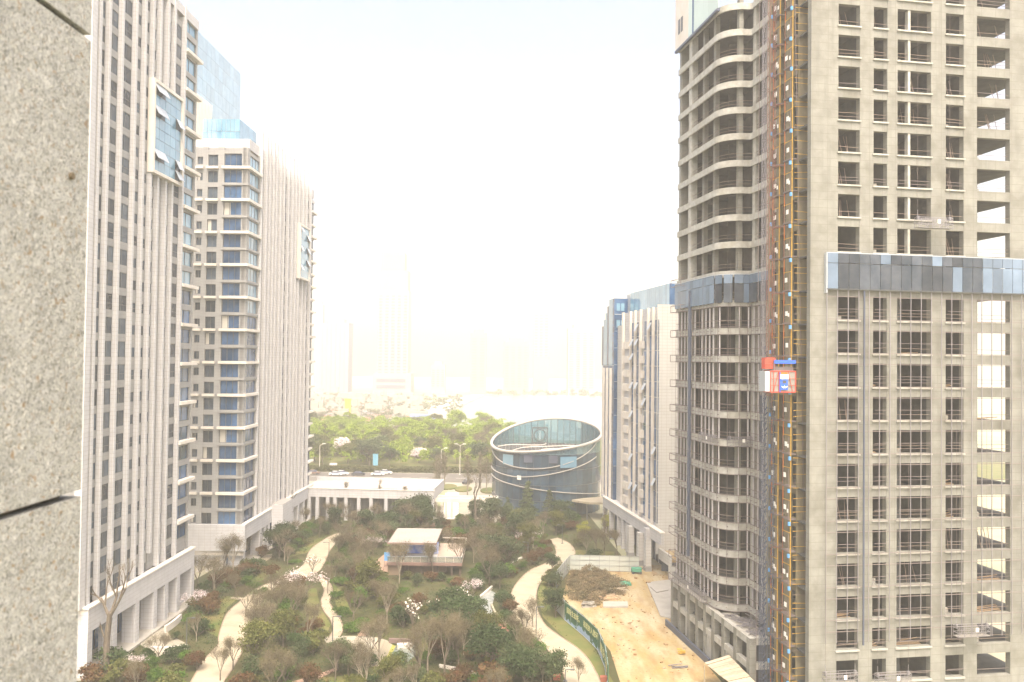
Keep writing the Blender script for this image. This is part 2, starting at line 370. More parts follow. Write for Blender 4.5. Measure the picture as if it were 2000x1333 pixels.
# road, drive and far land
road = sheet('road', [(-140, 262), (140, 262), (140, 282), (-140, 282)], 0.05, M_ASPH)
for y0 in (261.6, 282.0):
    pbox('kerb', road, -140, 140, y0, y0 + 0.35, 0, 0.17, M_SLAB)
for k in range(-11, 12):
    pbox('lane_marking', road, k * 6.0, k * 6.0 + 3, 271.9, 272.1, 0.054, 0.058, M_SIGN)
sheet('pavement', [(-140, 250), (140, 250), (140, 261.5), (-140, 261.5)], 0.10, M_PLAZA, thick=0.1)
sheet('forecourt', [(-17, 204), (4, 204), (6, 250), (-19, 250)], 0.06, M_PLAZA)
sheet('park_ground', [(-200, 283), (200, 283), (200, 520), (-200, 520)], 0.02, M_LAWN)
lake = sheet('lake', GP([(885, 833), (905, 795), (940, 776), (1010, 772), (1400, 775), (1500, 850), (1100, 862)]), 0.06, M_WATER)
b = MB().ribbon(GP([(820, 842), (868, 806), (905, 785), (935, 773)]), -6, 6, 0, 0.5); b.build('embankment', M_SLAB)['kind'] = 'structure'
b = MB().ribbon(GP([(770, 838), (835, 806), (900, 777)]), -7, 7, 0, 0.3); b.build('avenue', mat('pale_road', (0.5, 0.47, 0.42), 0.9))['kind'] = 'structure'

# ------------------------------------------------------------------ foreground granite reveal beside the camera
M_GRANITE = mat('speckled_granite', (0.345, 0.352, 0.34), 0.6, col2=(0.28, 0.286, 0.275), scale=14, detail=4, bump=0.25, bscale=60)
nt = M_GRANITE.node_tree; p = nt.nodes['Principled BSDF']; src = p.inputs['Base Color'].links[0].from_socket
g_ = nt.nodes.new('ShaderNodeNewGeometry')
for sc_, lo, hi, colr in ((190, 0.56, 0.64, (0.09, 0.09, 0.08)), (230, 0.57, 0.66, (0.58, 0.58, 0.55)), (110, 0.66, 0.70, (0.24, 0.17, 0.10))):
    n_ = nt.nodes.new('ShaderNodeTexNoise'); n_.inputs['Scale'].default_value = sc_; n_.inputs['Detail'].default_value = 2; n_.inputs['Distortion'].default_value = sc_ * .01
    nt.links.new(g_.outputs['Position'], n_.inputs['Vector'])
    r_ = nt.nodes.new('ShaderNodeMapRange'); r_.inputs['From Min'].default_value = lo - .04; r_.inputs['From Max'].default_value = hi; r_.inputs['To Max'].default_value = 0.95
    nt.links.new(n_.outputs['Fac'], r_.inputs['Value'])
    x_ = nt.nodes.new('ShaderNodeMix'); x_.data_type = 'RGBA'; nt.links.new(r_.outputs[0], x_.inputs['Factor']); nt.links.new(src, x_.inputs['A']); x_.inputs['B'].default_value = (*colr, 1)
    src = x_.outputs['Result']
nt.links.new(src, p.inputs['Base Color'])
M_JOINT = mat('dark_joint', (0.10, 0.085, 0.06), 0.95, col2=(0.16, 0.13, 0.09), scale=30)
gw = thing('granite_wall', 'blurred speckled granite window reveal close to the camera at the left edge of the photo', 'wall', (-0.6, 0.3, 39.0), rad(-0.7))
gp = Plane((-0.6, 0.3), (math.sin(rad(0.7)), math.cos(rad(0.7))))
uE, z_lo = gp.hit(161, 962); zj1 = z_lo; zj2 = gp.z(185, 80)
uE = gp.u(165)
def gslab(z0, z1, e=0.0):
    b = MB(); r = 0.001; th = 0.03
    prof = [(0, z0), (0, z1)]
    b.box(-th, 0, -0.4, uE - r, z0 - 39, z1 - 39)
    b.prism([(-th, uE - r), (0, uE - r), (-0.0015, uE - r * 0.6), (-0.006, uE - r * .15), (-0.013, uE), (-th, uE)], z0 - 39, z1 - 39)
    b.box(-0.9, -th, uE - 0.03, uE, z0 - 39, z1 - 39)
    return b
g = 0.0045
for a_, c_ in ((zj2 + g, 41.6), (zj1 + g, zj2 - g), (38.3, zj1 - g)):
    o = gslab(a_, c_).build('stone', M_GRANITE, gw)
MB().box(-0.85, -0.022, -0.4, uE - 0.014, -0.7, 2.6).build('backing', M_JOINT, gw)
MB().bar((0, uE - .045, gp.z(157, 352) - 39), (0.004, uE - .045, gp.z(157, 352) - 39), 0.005, n=8).build('drill_hole', M_JOINT, gw)

# ------------------------------------------------------------------ the two finished towers on the left
FL = 3.09
def tower_podium(r, F, y0, y1, cols, ztop, zfas, depth, dpro, glassm, front_w):
    """fascia, columns and recessed glazing on the garden side of a tower"""
    F.box('fascia', y0, y1, dpro - 0.5, dpro, zfas, ztop, M_STONE)
    F.box('coping', y0 - 0.15, y1 + 0.15, dpro - 0.7, dpro + 0.12, ztop, ztop + 0.22, M_WHITE)
    F.box('canopy_slab', y0, y1, -0.3, dpro - 0.5, ztop - 0.6, ztop - 0.1, M_WHITE)
    F.box('soffit', y0, y1, -depth, dpro - 0.5, zfas, zfas + 0.15, M_WHITE)
    for c in cols: F.box('column', c, c + 1.15, dpro - 1.9, dpro - 0.03, 0, zfas, M_STONE)
    F.box('shopfront', y0, y1, -depth - 0.1, -depth, 0.3, zfas, glassm)
    u = y0 + 1.0
    while u < y1: F.box('shopfront_mullion', u, u + 0.12, -depth, -depth + 0.12, 0.3, zfas, M_FRAME); u += 2.2
    F.box('plinth', y0, y1, -depth, dpro + 0.6, 0, 0.3, M_SLAB)

def grid_box(r, F, u0, u1, z0, z1, nc, nr, opens):
    """framed block of sky blue glazing high on the garden side"""
    f = 0.45
    for a, b_, c, d in ((u0 - f, u1 + f, z1, z1 + f), (u0 - f, u1 + f, z0 - f, z0), (u0 - f, u0, z0, z1), (u1, u1 + f, z0, z1)):
        F.box('glazing_surround', a, b_, 0.0, 0.95, c, d, M_WHITE)
    w = (u1 - u0) / nc; h = (z1 - z0) / nr
    F.box('glazing_backing', u0, u1, 0.0, 0.6, z0, z1, M_FRAME)
    for i in range(nc):
        for j in range(nr):
            if (i, j) in opens:
                b = MB(); b.box(-w / 2 + .03, w / 2 - .03, -0.03, 0.03, -h + .03, 0, Matrix.Rotation(rad(-26), 3, 'X'))
                me = b.mesh('open_sash', M_LFRAME)
                F.put('open_sash', me, u0 + (i + .5) * w, 0.72, z0 + (j + 1) * h)
            F.box('pane', u0 + i * w + .035, u0 + (i + 1) * w - .035, 0.6, 0.66, z0 + j * h + .035, z0 + (j + 1) * h - .035, M_SKYGLASS if (i, j) not in opens else M_WINGLASS)

def t1():
    pl = Plane((-53.8, 0), (0.0125, 1)); P = pl.off(0.5)
    t0 = 100.0
    org = (pl.o[0] + pl.a[0] * t0, pl.o[1] + pl.a[1] * t0)
    r = thing('residential_tower', 'near pale stone tower with tall white fins filling the left side beside the granite wall', 'building', (*org, 0), -math.atan(0.0125))
    F = Face(r, 'garden', 0.0)
    near = pl.u(172) - t0; far = pl.u(372) - t0
    ztop = pl.z(377, 45); zp = 8.75
    X0 = -17
    pbox('wall', r, X0, -0.42, near, far, zp - 0.5, ztop - 0.6, M_STONE2)
    pbox('roof_parapet', r, X0, 0.3, near - 0.1, far + 0.1, ztop - 0.6, ztop + 0.9, M_STONE)
    fins = [P.u(x, 660) - t0 for x in [167, 182.3, 201, 226.5, 253.5, 271.5, 287.3, 301.6, 317.3, 330, 350.3]]
    zb0, zb1 = pl.z(287, 330), pl.z(296, 162); ub0, ub1 = pl.u(291, 250) - t0, pl.u(345, 260) - t0
    for i, u in enumerate(fins):
        inside = ub0 - 0.6 < u < ub1 + 0.4
        segs = [(zp, ztop + 1.2)] if not inside else [(zp if i != 7 else zp + 2.5, zb0 - 0.45), (zb1 + 0.45, ztop + 1.2)]
        w = 0.55 if i != 0 else 1.2
        for a, b_ in segs: F.box('fin', u, u + w, -0.42, 0.5, a, b_, M_STONE)
    # windows: (left edge, right edge, sill over floor, head over floor)
    base = pl.z(212, 651.5) - 11 * FL
    gaps = []
    for i in range(len(fins) - 1): gaps.append((fins[i] + (0.57 if i else 1.22), fins[i + 1] - 0.03, i))
    nfl = 29
    slit = MB()
    for a, b_, i in gaps:
        if i in (7,): 
            F.box('infill', a, b_, -0.42, -0.2, zp, zb0, M_STONE2); F.box('infill', a, b_, -0.42, -0.2, zb1, ztop, M_STONE2); continue
        short = i in (4, 5, 6, 8)
        for k in range(-1, nfl):
            z0 = base + k * FL; h = 1.35 if short else 2.12
            if z0 < zp - 1 or z0 + h > ztop - 0.8: continue
            inbox = a > ub0 - 1.2 and b_ < ub1 + 1.0 and z0 < zb1 + .6 and z0 + h > zb0 - .6
            if inbox: continue
            w = b_ - a
            if short and i in (6, 8):
                slit.box(-0.42, -0.15, a, b_, z0, z0 + h)
            else:
                F.put('window', window_mesh(w, h, 2 if w > 1.6 else 1, transom=0.4 if k % 3 == 0 else None, curtain=(k * 7 + i * 3) % 11 == 0), (a + b_) / 2, -0.13, z0)
            zt = z0 + FL
            F.box('spandrel', a, b_, -0.42, -0.04, z0 + h, min(zt, ztop - .6), M_STONE2)
    slit.build('narrow_glazing', M_WINGLASS, r)['kind'] = 'stuff'
    grid_box(r, F, ub0, ub1, zb0, zb1, 5, 8, {(0, 7), (1, 7), (0, 5), (1, 5), (4, 5), (0, 1), (1, 1), (4, 1), (4, 0)})
    # bay at the far end with a ledge every second floor
    u0 = fins[-1] + 0.66; u1 = far + 0.3
    F.box('bay_wall', u0, u1, -0.42, -0.28, zp, ztop, M_STONE2)
    F.box('bay_corner', u1 - 0.55, u1, -0.28, 0.05, zp, ztop - 0.6, M_STONE2)
    zl = pl.z(354, 714); wb = pl.z(354, 560 + 735 / 6.664)
    for k in range(-11, 17):
        z0 = wb + k * FL
        if z0 < zp or z0 + 2 > ztop: continue
        F.put('bay_window', window_mesh(u1 - .6 - u0, 2.2, 2, M_SKYGLASS if k > 2 else M_BLUEGLASS, curtain=(k % 4 == 1)), (u0 + u1 - .6) / 2, -0.2, z0)
        F.box('spandrel', u0, u1 - .56, -0.28, 0.05, z0 + 2.2, z0 + FL, M_STONE2)
    for k in range(-6, 9):
        z = zl + k * 2 * FL
        if zp + 1 < z < ztop - 2: F.box('ledge', u0 - 0.1, u1 + 0.75, -0.3, 0.75, z, z + 0.5, M_WHITE)
    # podium
    dp = 1.15
    c0 = pl.off(dp)
    pn = c0.u(184) - t0; pf = c0.u(378, 1100) - t0 + .3
    cols = [c0.u(x, y) - t0 - .5 for x, y in [(184, 1250), (224, 1250), (268, 1220), (303, 1200), (325, 1185), (348, 1170)]] + [pf - 1.0]
    cols[0] = pn
    tower_podium(r, F, pn, pf, cols, c0.z(185, 1184), c0.z(185, 1184) - 2.9, 3.2, dp, M_BLUEGLASS, 12)
    zt = c0.z(185, 1184)
    pbox('podium_front', r, -14, dp - 0.5, pn - 0.0, pn + 0.5, zt - 2.9, zt, M_STONE)
    pbox('podium_front', r, -2.3, -1.2, pn, pn + 0.5, 0, zt - 2.9, M_STONE)
    pbox('entrance_door', r, -5.5, -2.4, pn + 1.5, pn + 1.6, 0, zt - 2.9, mat('dark_red_door', (0.10, 0.04, 0.03), 0.4))
    pbox('podium_roof', r, -14, dp - .5, pn + .5, pf, zt - 0.9, zt - 0.6, M_SLAB)
    return pl, t0, r
T1 = t1()

M_RECESS = mat('recess_shade_stone', (.15, .15, .145), .8, col2=(.19, .19, .18), scale=.5)  # darker copy of the stone, shade between the fins put into its colour
def t2():
    pl = Plane((-52.6, 0), (0.0125, 1)); P = pl.off(0.45)
    t0 = 155.2
    org = (pl.o[0] + pl.a[0] * t0, pl.o[1] + pl.a[1] * t0)
    r = thing('residential_tower', 'farther pale stone tower with wide blue windows behind the near left tower', 'building', (*org, 0), -math.atan(0.0125))
    F = Face(r, 'garden', 0.0)
    # front face is the plane y = 0
    zp = 7.6; zfin = pl.z(520, 265); ztop = Plane((-50.7, 153.3), (1, -0.0125)).z(430, 262)
    uc = pl.u(472, 981) - t0          # front corner
    ufar = pl.u(605.5, 960) - t0
    XW = -24
    FR = Face(r, 'front', uc)
    pbox('wall', r, XW, -0.9, uc + 0.35, ufar, zp - .5, ztop - 2, M_STONE2)
    pbox('roof_band', r, XW, -0.2, uc + 1.5, ufar, ztop - 2, ztop, M_STONE)
    ub = pl.u(497, 960) - t0          # far end of the corner bay
    fp = Plane((org[0] + pl.a[0] * uc, org[1] + pl.a[1] * uc), (1, -0.0125))   # front plane
    fx = lambda x, y=981: fp.u(x, y)
    n = 24
    zl = pl.off(0).z(472, 850 + 285 / 5.333)   # a bright ledge
    cols = [(fx(370 - 6), fx(370 + 10 / 5.333) - 1.6, 0), (fx(372.5), fx(383), 1.45), (fx(393.5), fx(413), 2.2), (fx(425.2), fx(460), 2.45)]
    cols = cols[1:]
    piers = [(XW, cols[0][0]), (cols[0][1], cols[1][0]), (cols[1][1], cols[2][0]), (cols[2][1], 0.0)]
    for a, b_ in piers: FR.box('pier', a, b_, -0.36, 0, zp, ztop - 2, M_STONE2)
    zlev = [zl + 0.5 + k * FL for k in range(-4, 21)]    # floor levels (top of ledge)
    for k, z in enumerate(zlev):
        even = (k % 2 == 0)
        if z > ztop - 4.5 or z < zp - 1: continue
        for a, b_, h in cols:
            z0 = max(z, zp + .02); hh = min(h, z + h - z0)
            if hh < 0.6: continue
            gm = M_BLUEGLASS if h > 2.3 else M_WINGLASS
            sill = 0.35 if h < 2 else 0.0
            FR.put('window', window_mesh(b_ - a, hh, 2 if h < 2.3 else 3, gm, curtain=((k * 5 + int(h * 10)) % 7 == 0)), (a + b_) / 2, -0.3, z0 + sill)
            FR.box('spandrel', a, b_, -0.36, -0.02, z0 + hh + sill, z + FL + sill, M_STONE2)
        # corner bay, garden side
        w0 = uc + 1.3; w1 = ub - 0.5
        z0 = max(z, zp + .02); hh = z + 2.4 - z0
        F.put('window', window_mesh(w1 - w0, hh, 3, M_SKYGLASS if k > 12 else M_BLUEGLASS), (w0 + w1) / 2, -0.25, z0)
        F.box('spandrel', w0, w1, -0.36, -0.02, z0 + hh, z + FL, M_STONE2)
        # ledges
        zz = z - 0.5
        if zz > zp + .3:
            d = 0.55 if even else 0.18; mm = M_WHITE if even else M_STONE2
            b = MB().prism([(cols[2][0] - .3, uc - d), (d, uc - d), (d, ub), (0.0, ub), (0.0, uc), (cols[2][0] - .3, uc)], zz, zz + (0.5 if even else 0.42))
            b.build('ledge', mm, r)
            if even:
                for a, b_, h in cols[:2]: FR.box('ledge', a - .2, b_ + .2, 0, 0.5, zz, zz + .45, M_WHITE)
    F.box('pier', uc, uc + 1.3, -0.9, 0, zp, ztop - 2, M_STONE2)
    F.box('pier', ub - 0.5, ub + 0.6, -0.9, 0.0, zp, ztop - 2, M_STONE2)
    # garden side fins
    xs = [501, 511, 517.8, 525, 531, 539, 546, 555, 563, 569.7, 576, 583.8, 591, 599]
    fins = [P.u(x, 955) - t0 for x in xs]
    zb0, zb1 = pl.z(578, 540), pl.z(580, 440); ub0, ub1 = pl.u(580, 490) - t0, pl.u(597.5, 500) - t0
    for i, u in enumerate(fins):
        inside = ub0 - .5 < u < ub1 + .5
        for a, b_ in ([(zp, zfin)] if not inside else [(zp, zb0 - .45), (zb1 + .45, zfin)]):
            F.box('fin', u, u + 0.55, -0.9, 0.45, a, b_, M_STONE)
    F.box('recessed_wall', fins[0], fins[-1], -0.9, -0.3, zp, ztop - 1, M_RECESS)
    for k in range(26):
        z = zlev[0] + k * FL
        if z > ztop - 3 or z < zp: continue
        for i in (0, 1, 6, 7, 12):
            a, b_ = fins[i] + .57, fins[i + 1] - 0.02
            if i == 0 : a, b_ = fins[0] + .57, fins[1] - .5
            F.put('window', window_mesh(b_ - a, 2.1, 1), (a + b_) / 2, -0.28, z)
    # far bay
    u0 = fins[-1] + .87; u1 = ufar + 0.2
    for k, z in enumerate(zlev):
        if z > ztop - 4.5 or z < zp: continue
        F.put('window', window_mesh(u1 - u0 - .4, 2.3, 2, M_WINGLASS), (u0 + u1 - .4) / 2, -0.3, z)
        F.box('spandrel', u0, u1, -0.9, -0.1, z + 2.3, z + FL, M_STONE)
        F.box('ledge', u0 - .1, u1 + .5, -.1, 0.6 if k % 2 == 0 else .2, z - .5, z - .05, M_WHITE)
    grid_box(r, F, ub0, ub1, zb0, zb1, 4, 8, {(0, 7), (3, 6), (0, 4), (3, 2), (0, 1), (3, 4)})
    # podium
    dp = 0.9; c0 = pl.off(dp)
    zt = 8.0
    pe = c0.u(595, 1000) - t0
    pa, pb_ = c0.u(531, 990) - t0, c0.u(551, 985) - t0
    cols_ = [c0.u(x, y) - t0 for x, y in [(508, 1040), (517, 1040), (524, 1040), (560, 1020), (571, 1015), (582, 1015)]] + [pe - 1]
    tower_podium(r, F, uc, pe + 3, cols_, zt, zt - 2.7, 2.6, dp, M_BLUEGLASS, 12)
    F.box('entrance_portal', pa, pb_, dp, dp + 2.3, zt - 3.4, zt + 1.0, M_STONE)
    F.box('entrance_portal_leg', pa, pa + 1.0, dp, dp + 2.3, 0, zt - 3.4, M_STONE)
    F.box('entrance_portal_leg', pb_ - 1.6, pb_, dp, dp + 2.3, 0, zt - 3.4, M_STONE)
    pbox('podium_front', r, XW, dp, uc - .6, uc + .35, 3.1, zt, M_STONE)
    pbox('podium_front_lower', r, XW, dp - .5, uc - .2, uc + .4, 2.2, 3.1, M_WHITE)
    pbox('undercroft', r, XW, dp - .5, uc + .4, uc + 1.4, 0, 3.1, M_STONE)
    for x in (-18.5, -15.2): pbox('vent', r, x, x + 1.6, uc - .66, uc - .6, 4.6, 5.3, M_FRAME)
    # glass screen on the roof
    gp_ = Plane((org[0] + pl.a[0] * (uc + 5), org[1] + pl.a[1] * (uc + 5)), (1, -0.0125))
    x0, x1 = gp_.u(396, 262), gp_.u(468, 262); zt2 = gp_.z(430, 232)
    for nm in range(8):
        a = x0 + (x1 - x0) * nm / 8; b_ = x0 + (x1 - x0) * (nm + 1) / 8
        for q in range(2):
            pbox('roof_screen_pane', r, a + .04, b_ - .04, uc + 5, uc + 5.1, ztop + (zt2 - ztop) * q / 2, ztop + (zt2 - ztop) * (q + 1) / 2 - .1, M_SKYGLASS)
    for nm in range(14):
        a = uc + 5.2 + nm * 1.9
        pbox('roof_screen_pane', r, x1 - .1, x1, a, a + 1.8, ztop, zt2 - .1, M_SKYGLASS)
    pbox('roof_screen_backing', r, x0, x1 - .12, uc + 5.12, uc + 31, ztop - .1, zt2 - .3, M_LFRAME)
    return pl, t0, r
T2 = t2()

def t3():
    pl = Plane((-133, 0), (0.0125, 1))
    ua, uf = pl.u(378, 150), pl.u(470, 150); zt = pl.z(470, 145)
    org = (pl.o[0] + pl.a[0] * ua, pl.o[1] + pl.a[1] * ua); L = uf - ua
    r = thing('office_tower', 'hazy blue glass tower rising behind the two left towers', 'building', (*org, 0), -math.atan(0.0125))
    pbox('core', r, -22, -0.1, 0, L, 0, zt - .2, M_FRAME)
    F = Face(r, 'garden', 0)
    n = 12
    for i in range(n):
        for j in range(20):
            z = 52 + j * (zt - 52) / 20
            F.box('pane', i * L / n + .06, (i + 1) * L / n - .06, -.1, 0, z + .06, z + (zt - 52) / 20 - .06, M_SKYGLASS)
    F.box('lower_wall', 0, L, -.1, 0, 0, 52, M_BLUEGLASS)
    Fr = Face(r, 'front', 0)
    for i in range(9): Fr.box('front_pane', -22 + i * 2.44 + .05, -22 + (i + 1) * 2.44 - .05, 0, .1, 0, zt, M_BLUEGLASS)
    zf = pl.z(440, 235)
    for i in range(12): F.box('fin', i * 1.5, i * 1.5 + .5, 0, 1.2, 40, pl.z(396, 196), M_WHITE)
    return r
t3()

# ------------------------------------------------------------------ low link building, portal, oval pavilion
def link_building():
    fl = G(602, 951, 8); fr = G(848, 957, 8); br = G(859, 938, 8)
    org = (-52, fl[1]); yaw = math.atan2(fr[1] - fl[1], fr[0] - fl[0])
    r = thing('link_building', 'long low white building with flat roof and square columns beyond the garden', 'building', (*org, 0), yaw)
    W = math.hypot(fr[0] + 52, fr[1] - fl[1]); D = 15.5; z = 8.0
    pbox('roof', r, 0, W - .4, .4, D - .4, z - 1.2, z - .75, mat('white_roof', (0.5, 0.485, 0.455), 0.8, col2=(0.42, 0.4, 0.375), scale=.3))
    pbox('parapet', r, 0, W, 0, .4, z - 2.4, z - .35, M_STONE); pbox('parapet', r, 0, W, D - .4, D, z - 2, z + .3, M_STONE)
    pbox('parapet', r, W - .4, W, .4, D - .4, z - 2.4, z + .3, M_STONE); pbox('coping', r, -.1, W + .12, -.12, .5, z - .35, z - .2, M_WHITE)
    pbox('rear_wall', r, 0, W - .5, 5.0, 5.3, 0, z - 1.2, M_STONE2)
    for i, px in enumerate([613, 628, 647, 660, 680, 703, 725, 752, 780, 805, 835]):
        x = (px - 602) / 246 * W + 1; pbox('column', r, x, x + .8, 0.02, .8, 0, z - 2.4, M_STONE)
    for i in range(9):
        x = 3.2 + i * 3.6
        if x + 3 < W - 6: pbox('louvre_panel', r, x - .3, x + 2.6, 3.2, 3.3, 2.2, z - 2.4, M_STONE2)
    pbox('shopfront', r, W - 11, W - 1, 4.0, 4.1, 0, z - 2.4, M_BLUEGLASS)
    for i in range(6): pbox('shopfront_mullion', r, W - 11 + i * 2, W - 10.9 + i * 2, 3.9, 4.0, 0, z - 2.4, M_FRAME)
    for x, w in ((17.5, 2.2), (20, 3.2), (23, 1.2), (29, 1.1)): pbox('roof_hatch', r, x, x + w, 2.0, 3.2, z - .75, z - .35, M_STONE2)
    return r
link_building()
def portal():
    a = G(831, 1019); b_ = G(972, 1019); W = b_[0] - a[0]
    r = thing('garden_portal', 'white flat-topped gateway on slim columns left of the oval glass hall', 'gateway', (*a, 0), 0.0)
    zt = Plane(a, (1, 0)).z(900, 974)
    pbox('beam', r, 0, W, 0, .5, zt - .95, zt, M_WHITE); pbox('beam', r, 0, W, 4.0, 4.5, zt - .95, zt, M_WHITE)
    for x in (0, W - .6): pbox('side_beam', r, x, x + .6, .5, 4.0, zt - .95, zt, M_WHITE)
    for x, y in ((0, 0.02), (1.0, 4), (2.2, .3), (3.3, 3.95), (4.4, 3.95), (5.8, 3.95), (W - .8, .02), (W - 1.5, 3.95), (W - 2.6, 3.95), (W - 4, 3.95)):
        pbox('column', r, x, x + .55, y, y + .46, 0, zt - .95, M_WHITE)
    return r
portal()
s_ = thing('water_steps', 'white stepped ramp running up through the white gateway', 'steps', (*G(880, 1015), 0), 0.12)
for i in range(12): pbox('step', s_, -1.9 + i * .16, 1.9 + i * .16, i * 2.6, i * 2.6 + 2.6, 0, .15 + i * .12, M_WHITE)

M_RIM = mat('pale_rim', (.40, .39, .37), .6)
def oval():
    cx, cyy, R = 9.6, 222.0, 14.6
    r = thing('oval_glass_hall', 'oval glass hall with a slanting white rim and curving white bands right of centre', 'building', (cx, cyy, 0), 0.0)
    N = 96
    ang = [2 * math.pi * i / N for i in range(N)]
    circ = [(R * math.cos(a), R * math.sin(a)) for a in ang]
    rim = [19.0 + 2.9 * math.sin(a) + 1.6 * math.cos(a) + .5 * math.cos(2 * a) * -1 for a in ang]
    M_OV = glass_mat('clear_blue_glass', (0.24, 0.42, 0.50), 0.34)
    M_OVD = mat('hall_glass', (0.022, 0.045, 0.075), 0.06, col2=(0.045, 0.085, 0.125), scale=.25, rnd=.25, spec=.5)
    circ2 = circ[::-1]   # clockwise so that right normal points outwards... (heading clockwise, outward is left)
    MB().ribbon(circ, -0.1, 0.55, [z - .1 for z in rim], [z + .5 for z in rim], closed=True).build('rim', M_RIM, r, True)
    zr = 15.6
    # glass panes, one part each where seen
    for i in range(N // 2):
        a0 = ang[2 * i]; i1 = (2 * i + 2) % N
        p0, p1 = circ[2 * i], circ[i1]; zz0, zz1 = rim[2 * i], rim[i1]
        def quad(z0, z1a, z1b, m, nm):
            k = .012
            q0 = (p0[0] + (p1[0] - p0[0]) * k, p0[1] + (p1[1] - p0[1]) * k); q1 = (p1[0] - (p1[0] - p0[0]) * k, p1[1] - (p1[1] - p0[1]) * k)
            n_ = Vector((p0[0] + p1[0], p0[1] + p1[1], 0)).normalized() * .06
            b = MB(); A = [(*q0, z0), (*q1, z0), (*q1, z1b), (*q0, z1a)]
            b.face(A); b.face([tuple(Vector(v) - n_) for v in reversed(A)])
            b.build(nm, m, r)
        lev = [0.2, 3.9, 7.8, 11.7, zr]
        for a, c in zip(lev, lev[1:]): quad(a + .04, c - .04, c - .04, M_OVD, 'glass_pane')
        quad(zr + .04, zz0 - .1, zz1 - .1, M_OV, 'clear_pane')
        x, y = circ[2 * i]; nx, ny = x / R, y / R
        MB().bar((x * .995, y * .995, 0), (x * .995, y * .995, zz0), 0.085).build('mullion', M_FRAME, r)
    for z in (3.9, 7.8, 11.7): MB().ribbon(circ, -.1, .05, z - .06, z + .06, closed=True).build('transom', M_FRAME, r)
    # curving bands on the glass (angles measured from +x; the camera looks at -90 degrees)
    def band(f, a0, a1, nm='curved_band', w=.17):
        aa = [rad(a0 + (a1 - a0) * i / 60) for i in range(61)]
        path = [((R + .02) * math.cos(a), (R + .02) * math.sin(a)) for a in aa]
        s = [i / 60 for i in range(61)]; z = [f(t) for t in s]
        MB().ribbon(path, .02, .28, [v - w / 2 for v in z], [v + w / 2 for v in z]).build(nm, M_RIM, r)
    band(lambda t: 16.2 - 5.2 * math.sin(math.pi * min(1, t * 1.15)) ** .8 + 2.6 * t, 185, 352)
    band(lambda t: 10.9 - 1.3 * math.sin(math.pi * t) + 3.2 * max(0, t - .35) ** 1.2 * 1.9, 182, 330)
    band(lambda t: 9.0 - 4.6 * t, 184, 352)
    # roof deck with its steel net
    MB().prism([(x * .985, y * .985) for x, y in circ[::2]], zr - .4, zr).build('roof_deck', mat('grey_roof', (.2, .2, .2), .9, col2=(.3, .29, .28), scale=.8), r)
    nb = MB()
    for i in range(-13, 14):
        h = math.sqrt(max(0, (R - .5) ** 2 - i * i))
        nb.bar((i, -h, zr + .25), (i, h, zr + .25), .06); nb.bar((-h, i, zr + .25), (h, i, zr + .25), .06)
    nb.build('roof_net', M_FRAME, r)
    def curve(pts): MB().tube([(x, y, zr + .55) for x, y in smooth(pts, 6)], .12).build('roof_pipe', M_WHITE, r)
    curve([(-13, 0), (-9, 5), (-3, 4), (0, 7), (.3, 12)]); curve([(-9, -9), (-6, -2), (0, 1), (7, 4), (10, 1), (6, -4), (0, -5), (-2, -9)])
    # square frame with a ring standing behind the rim
    sc = (-1.4, 10.2)
    b = MB(); b.ribbon([(sc[0] - 2.2, sc[1]), (sc[0] + 2.2, sc[1])], -.15, .15, zr + .4, zr + .8); b.ribbon([(sc[0] - 2.2, sc[1]), (sc[0] + 2.2, sc[1])], -.15, .15, zr + 4.6, zr + 5.0)
    for x in (sc[0] - 2.2, sc[0] + 1.9): b.box(x, x + .3, sc[1] - .14, sc[1] + .14, zr, zr + 5.0)
    b.build('sign_frame', M_FRAME, r)
    b = MB(); b.tube([(sc[0] + 1.65 * math.cos(t * .262), sc[1], zr + 2.7 + 1.65 * math.sin(t * .262)) for t in range(25)], .14, 6); b.build('sign_ring', M_FRAME, r)
    b = MB(); b.tube([(sc[0], sc[1], zr + 1.5), (sc[0], sc[1], zr + 3.9)], .12); b.build('sign_bar', M_LFRAME, r)
    # bright and dark openings
    a = rad(252); x, y = (R + .1) * math.cos(a), (R + .1) * math.sin(a)
    for aa, z, w, h, m in ((226, 12.6, 3.6, 2.6, M_SKYGLASS), (240, 9.1, 1.1, 1.0, M_SIGN), (290, 12.4, 4.5, 2.8, M_SKYGLASS), (262, 13.6, 8.6, 1.9, M_DARKBLUE)):
        t = rad(aa); o = MB().box(-w / 2, w / 2, -.06, .06, 0, h).build('glazed_opening' if m != M_SIGN else 'white_notice', m, r)
        o.location = ((R + .16 if w < 6 else R * .985) * math.cos(t), (R + .16 if w < 6 else R * .985) * math.sin(t), z); o.rotation_euler = (0, 0, t + math.pi / 2)
    # canopy
    b = MB().prism([(6, -14), (10, -17.5), (19, -18), (22, -13), (14, -9), (9, -11.4)], 3.9, 4.4); b.build('canopy', M_PATH, r)
    for x, y in ((9.5, -16.8), (18.5, -17)): pbox('canopy_post', r, x, x + .3, y, y + .3, 0, 3.9, M_FRAME)
    return r
oval()

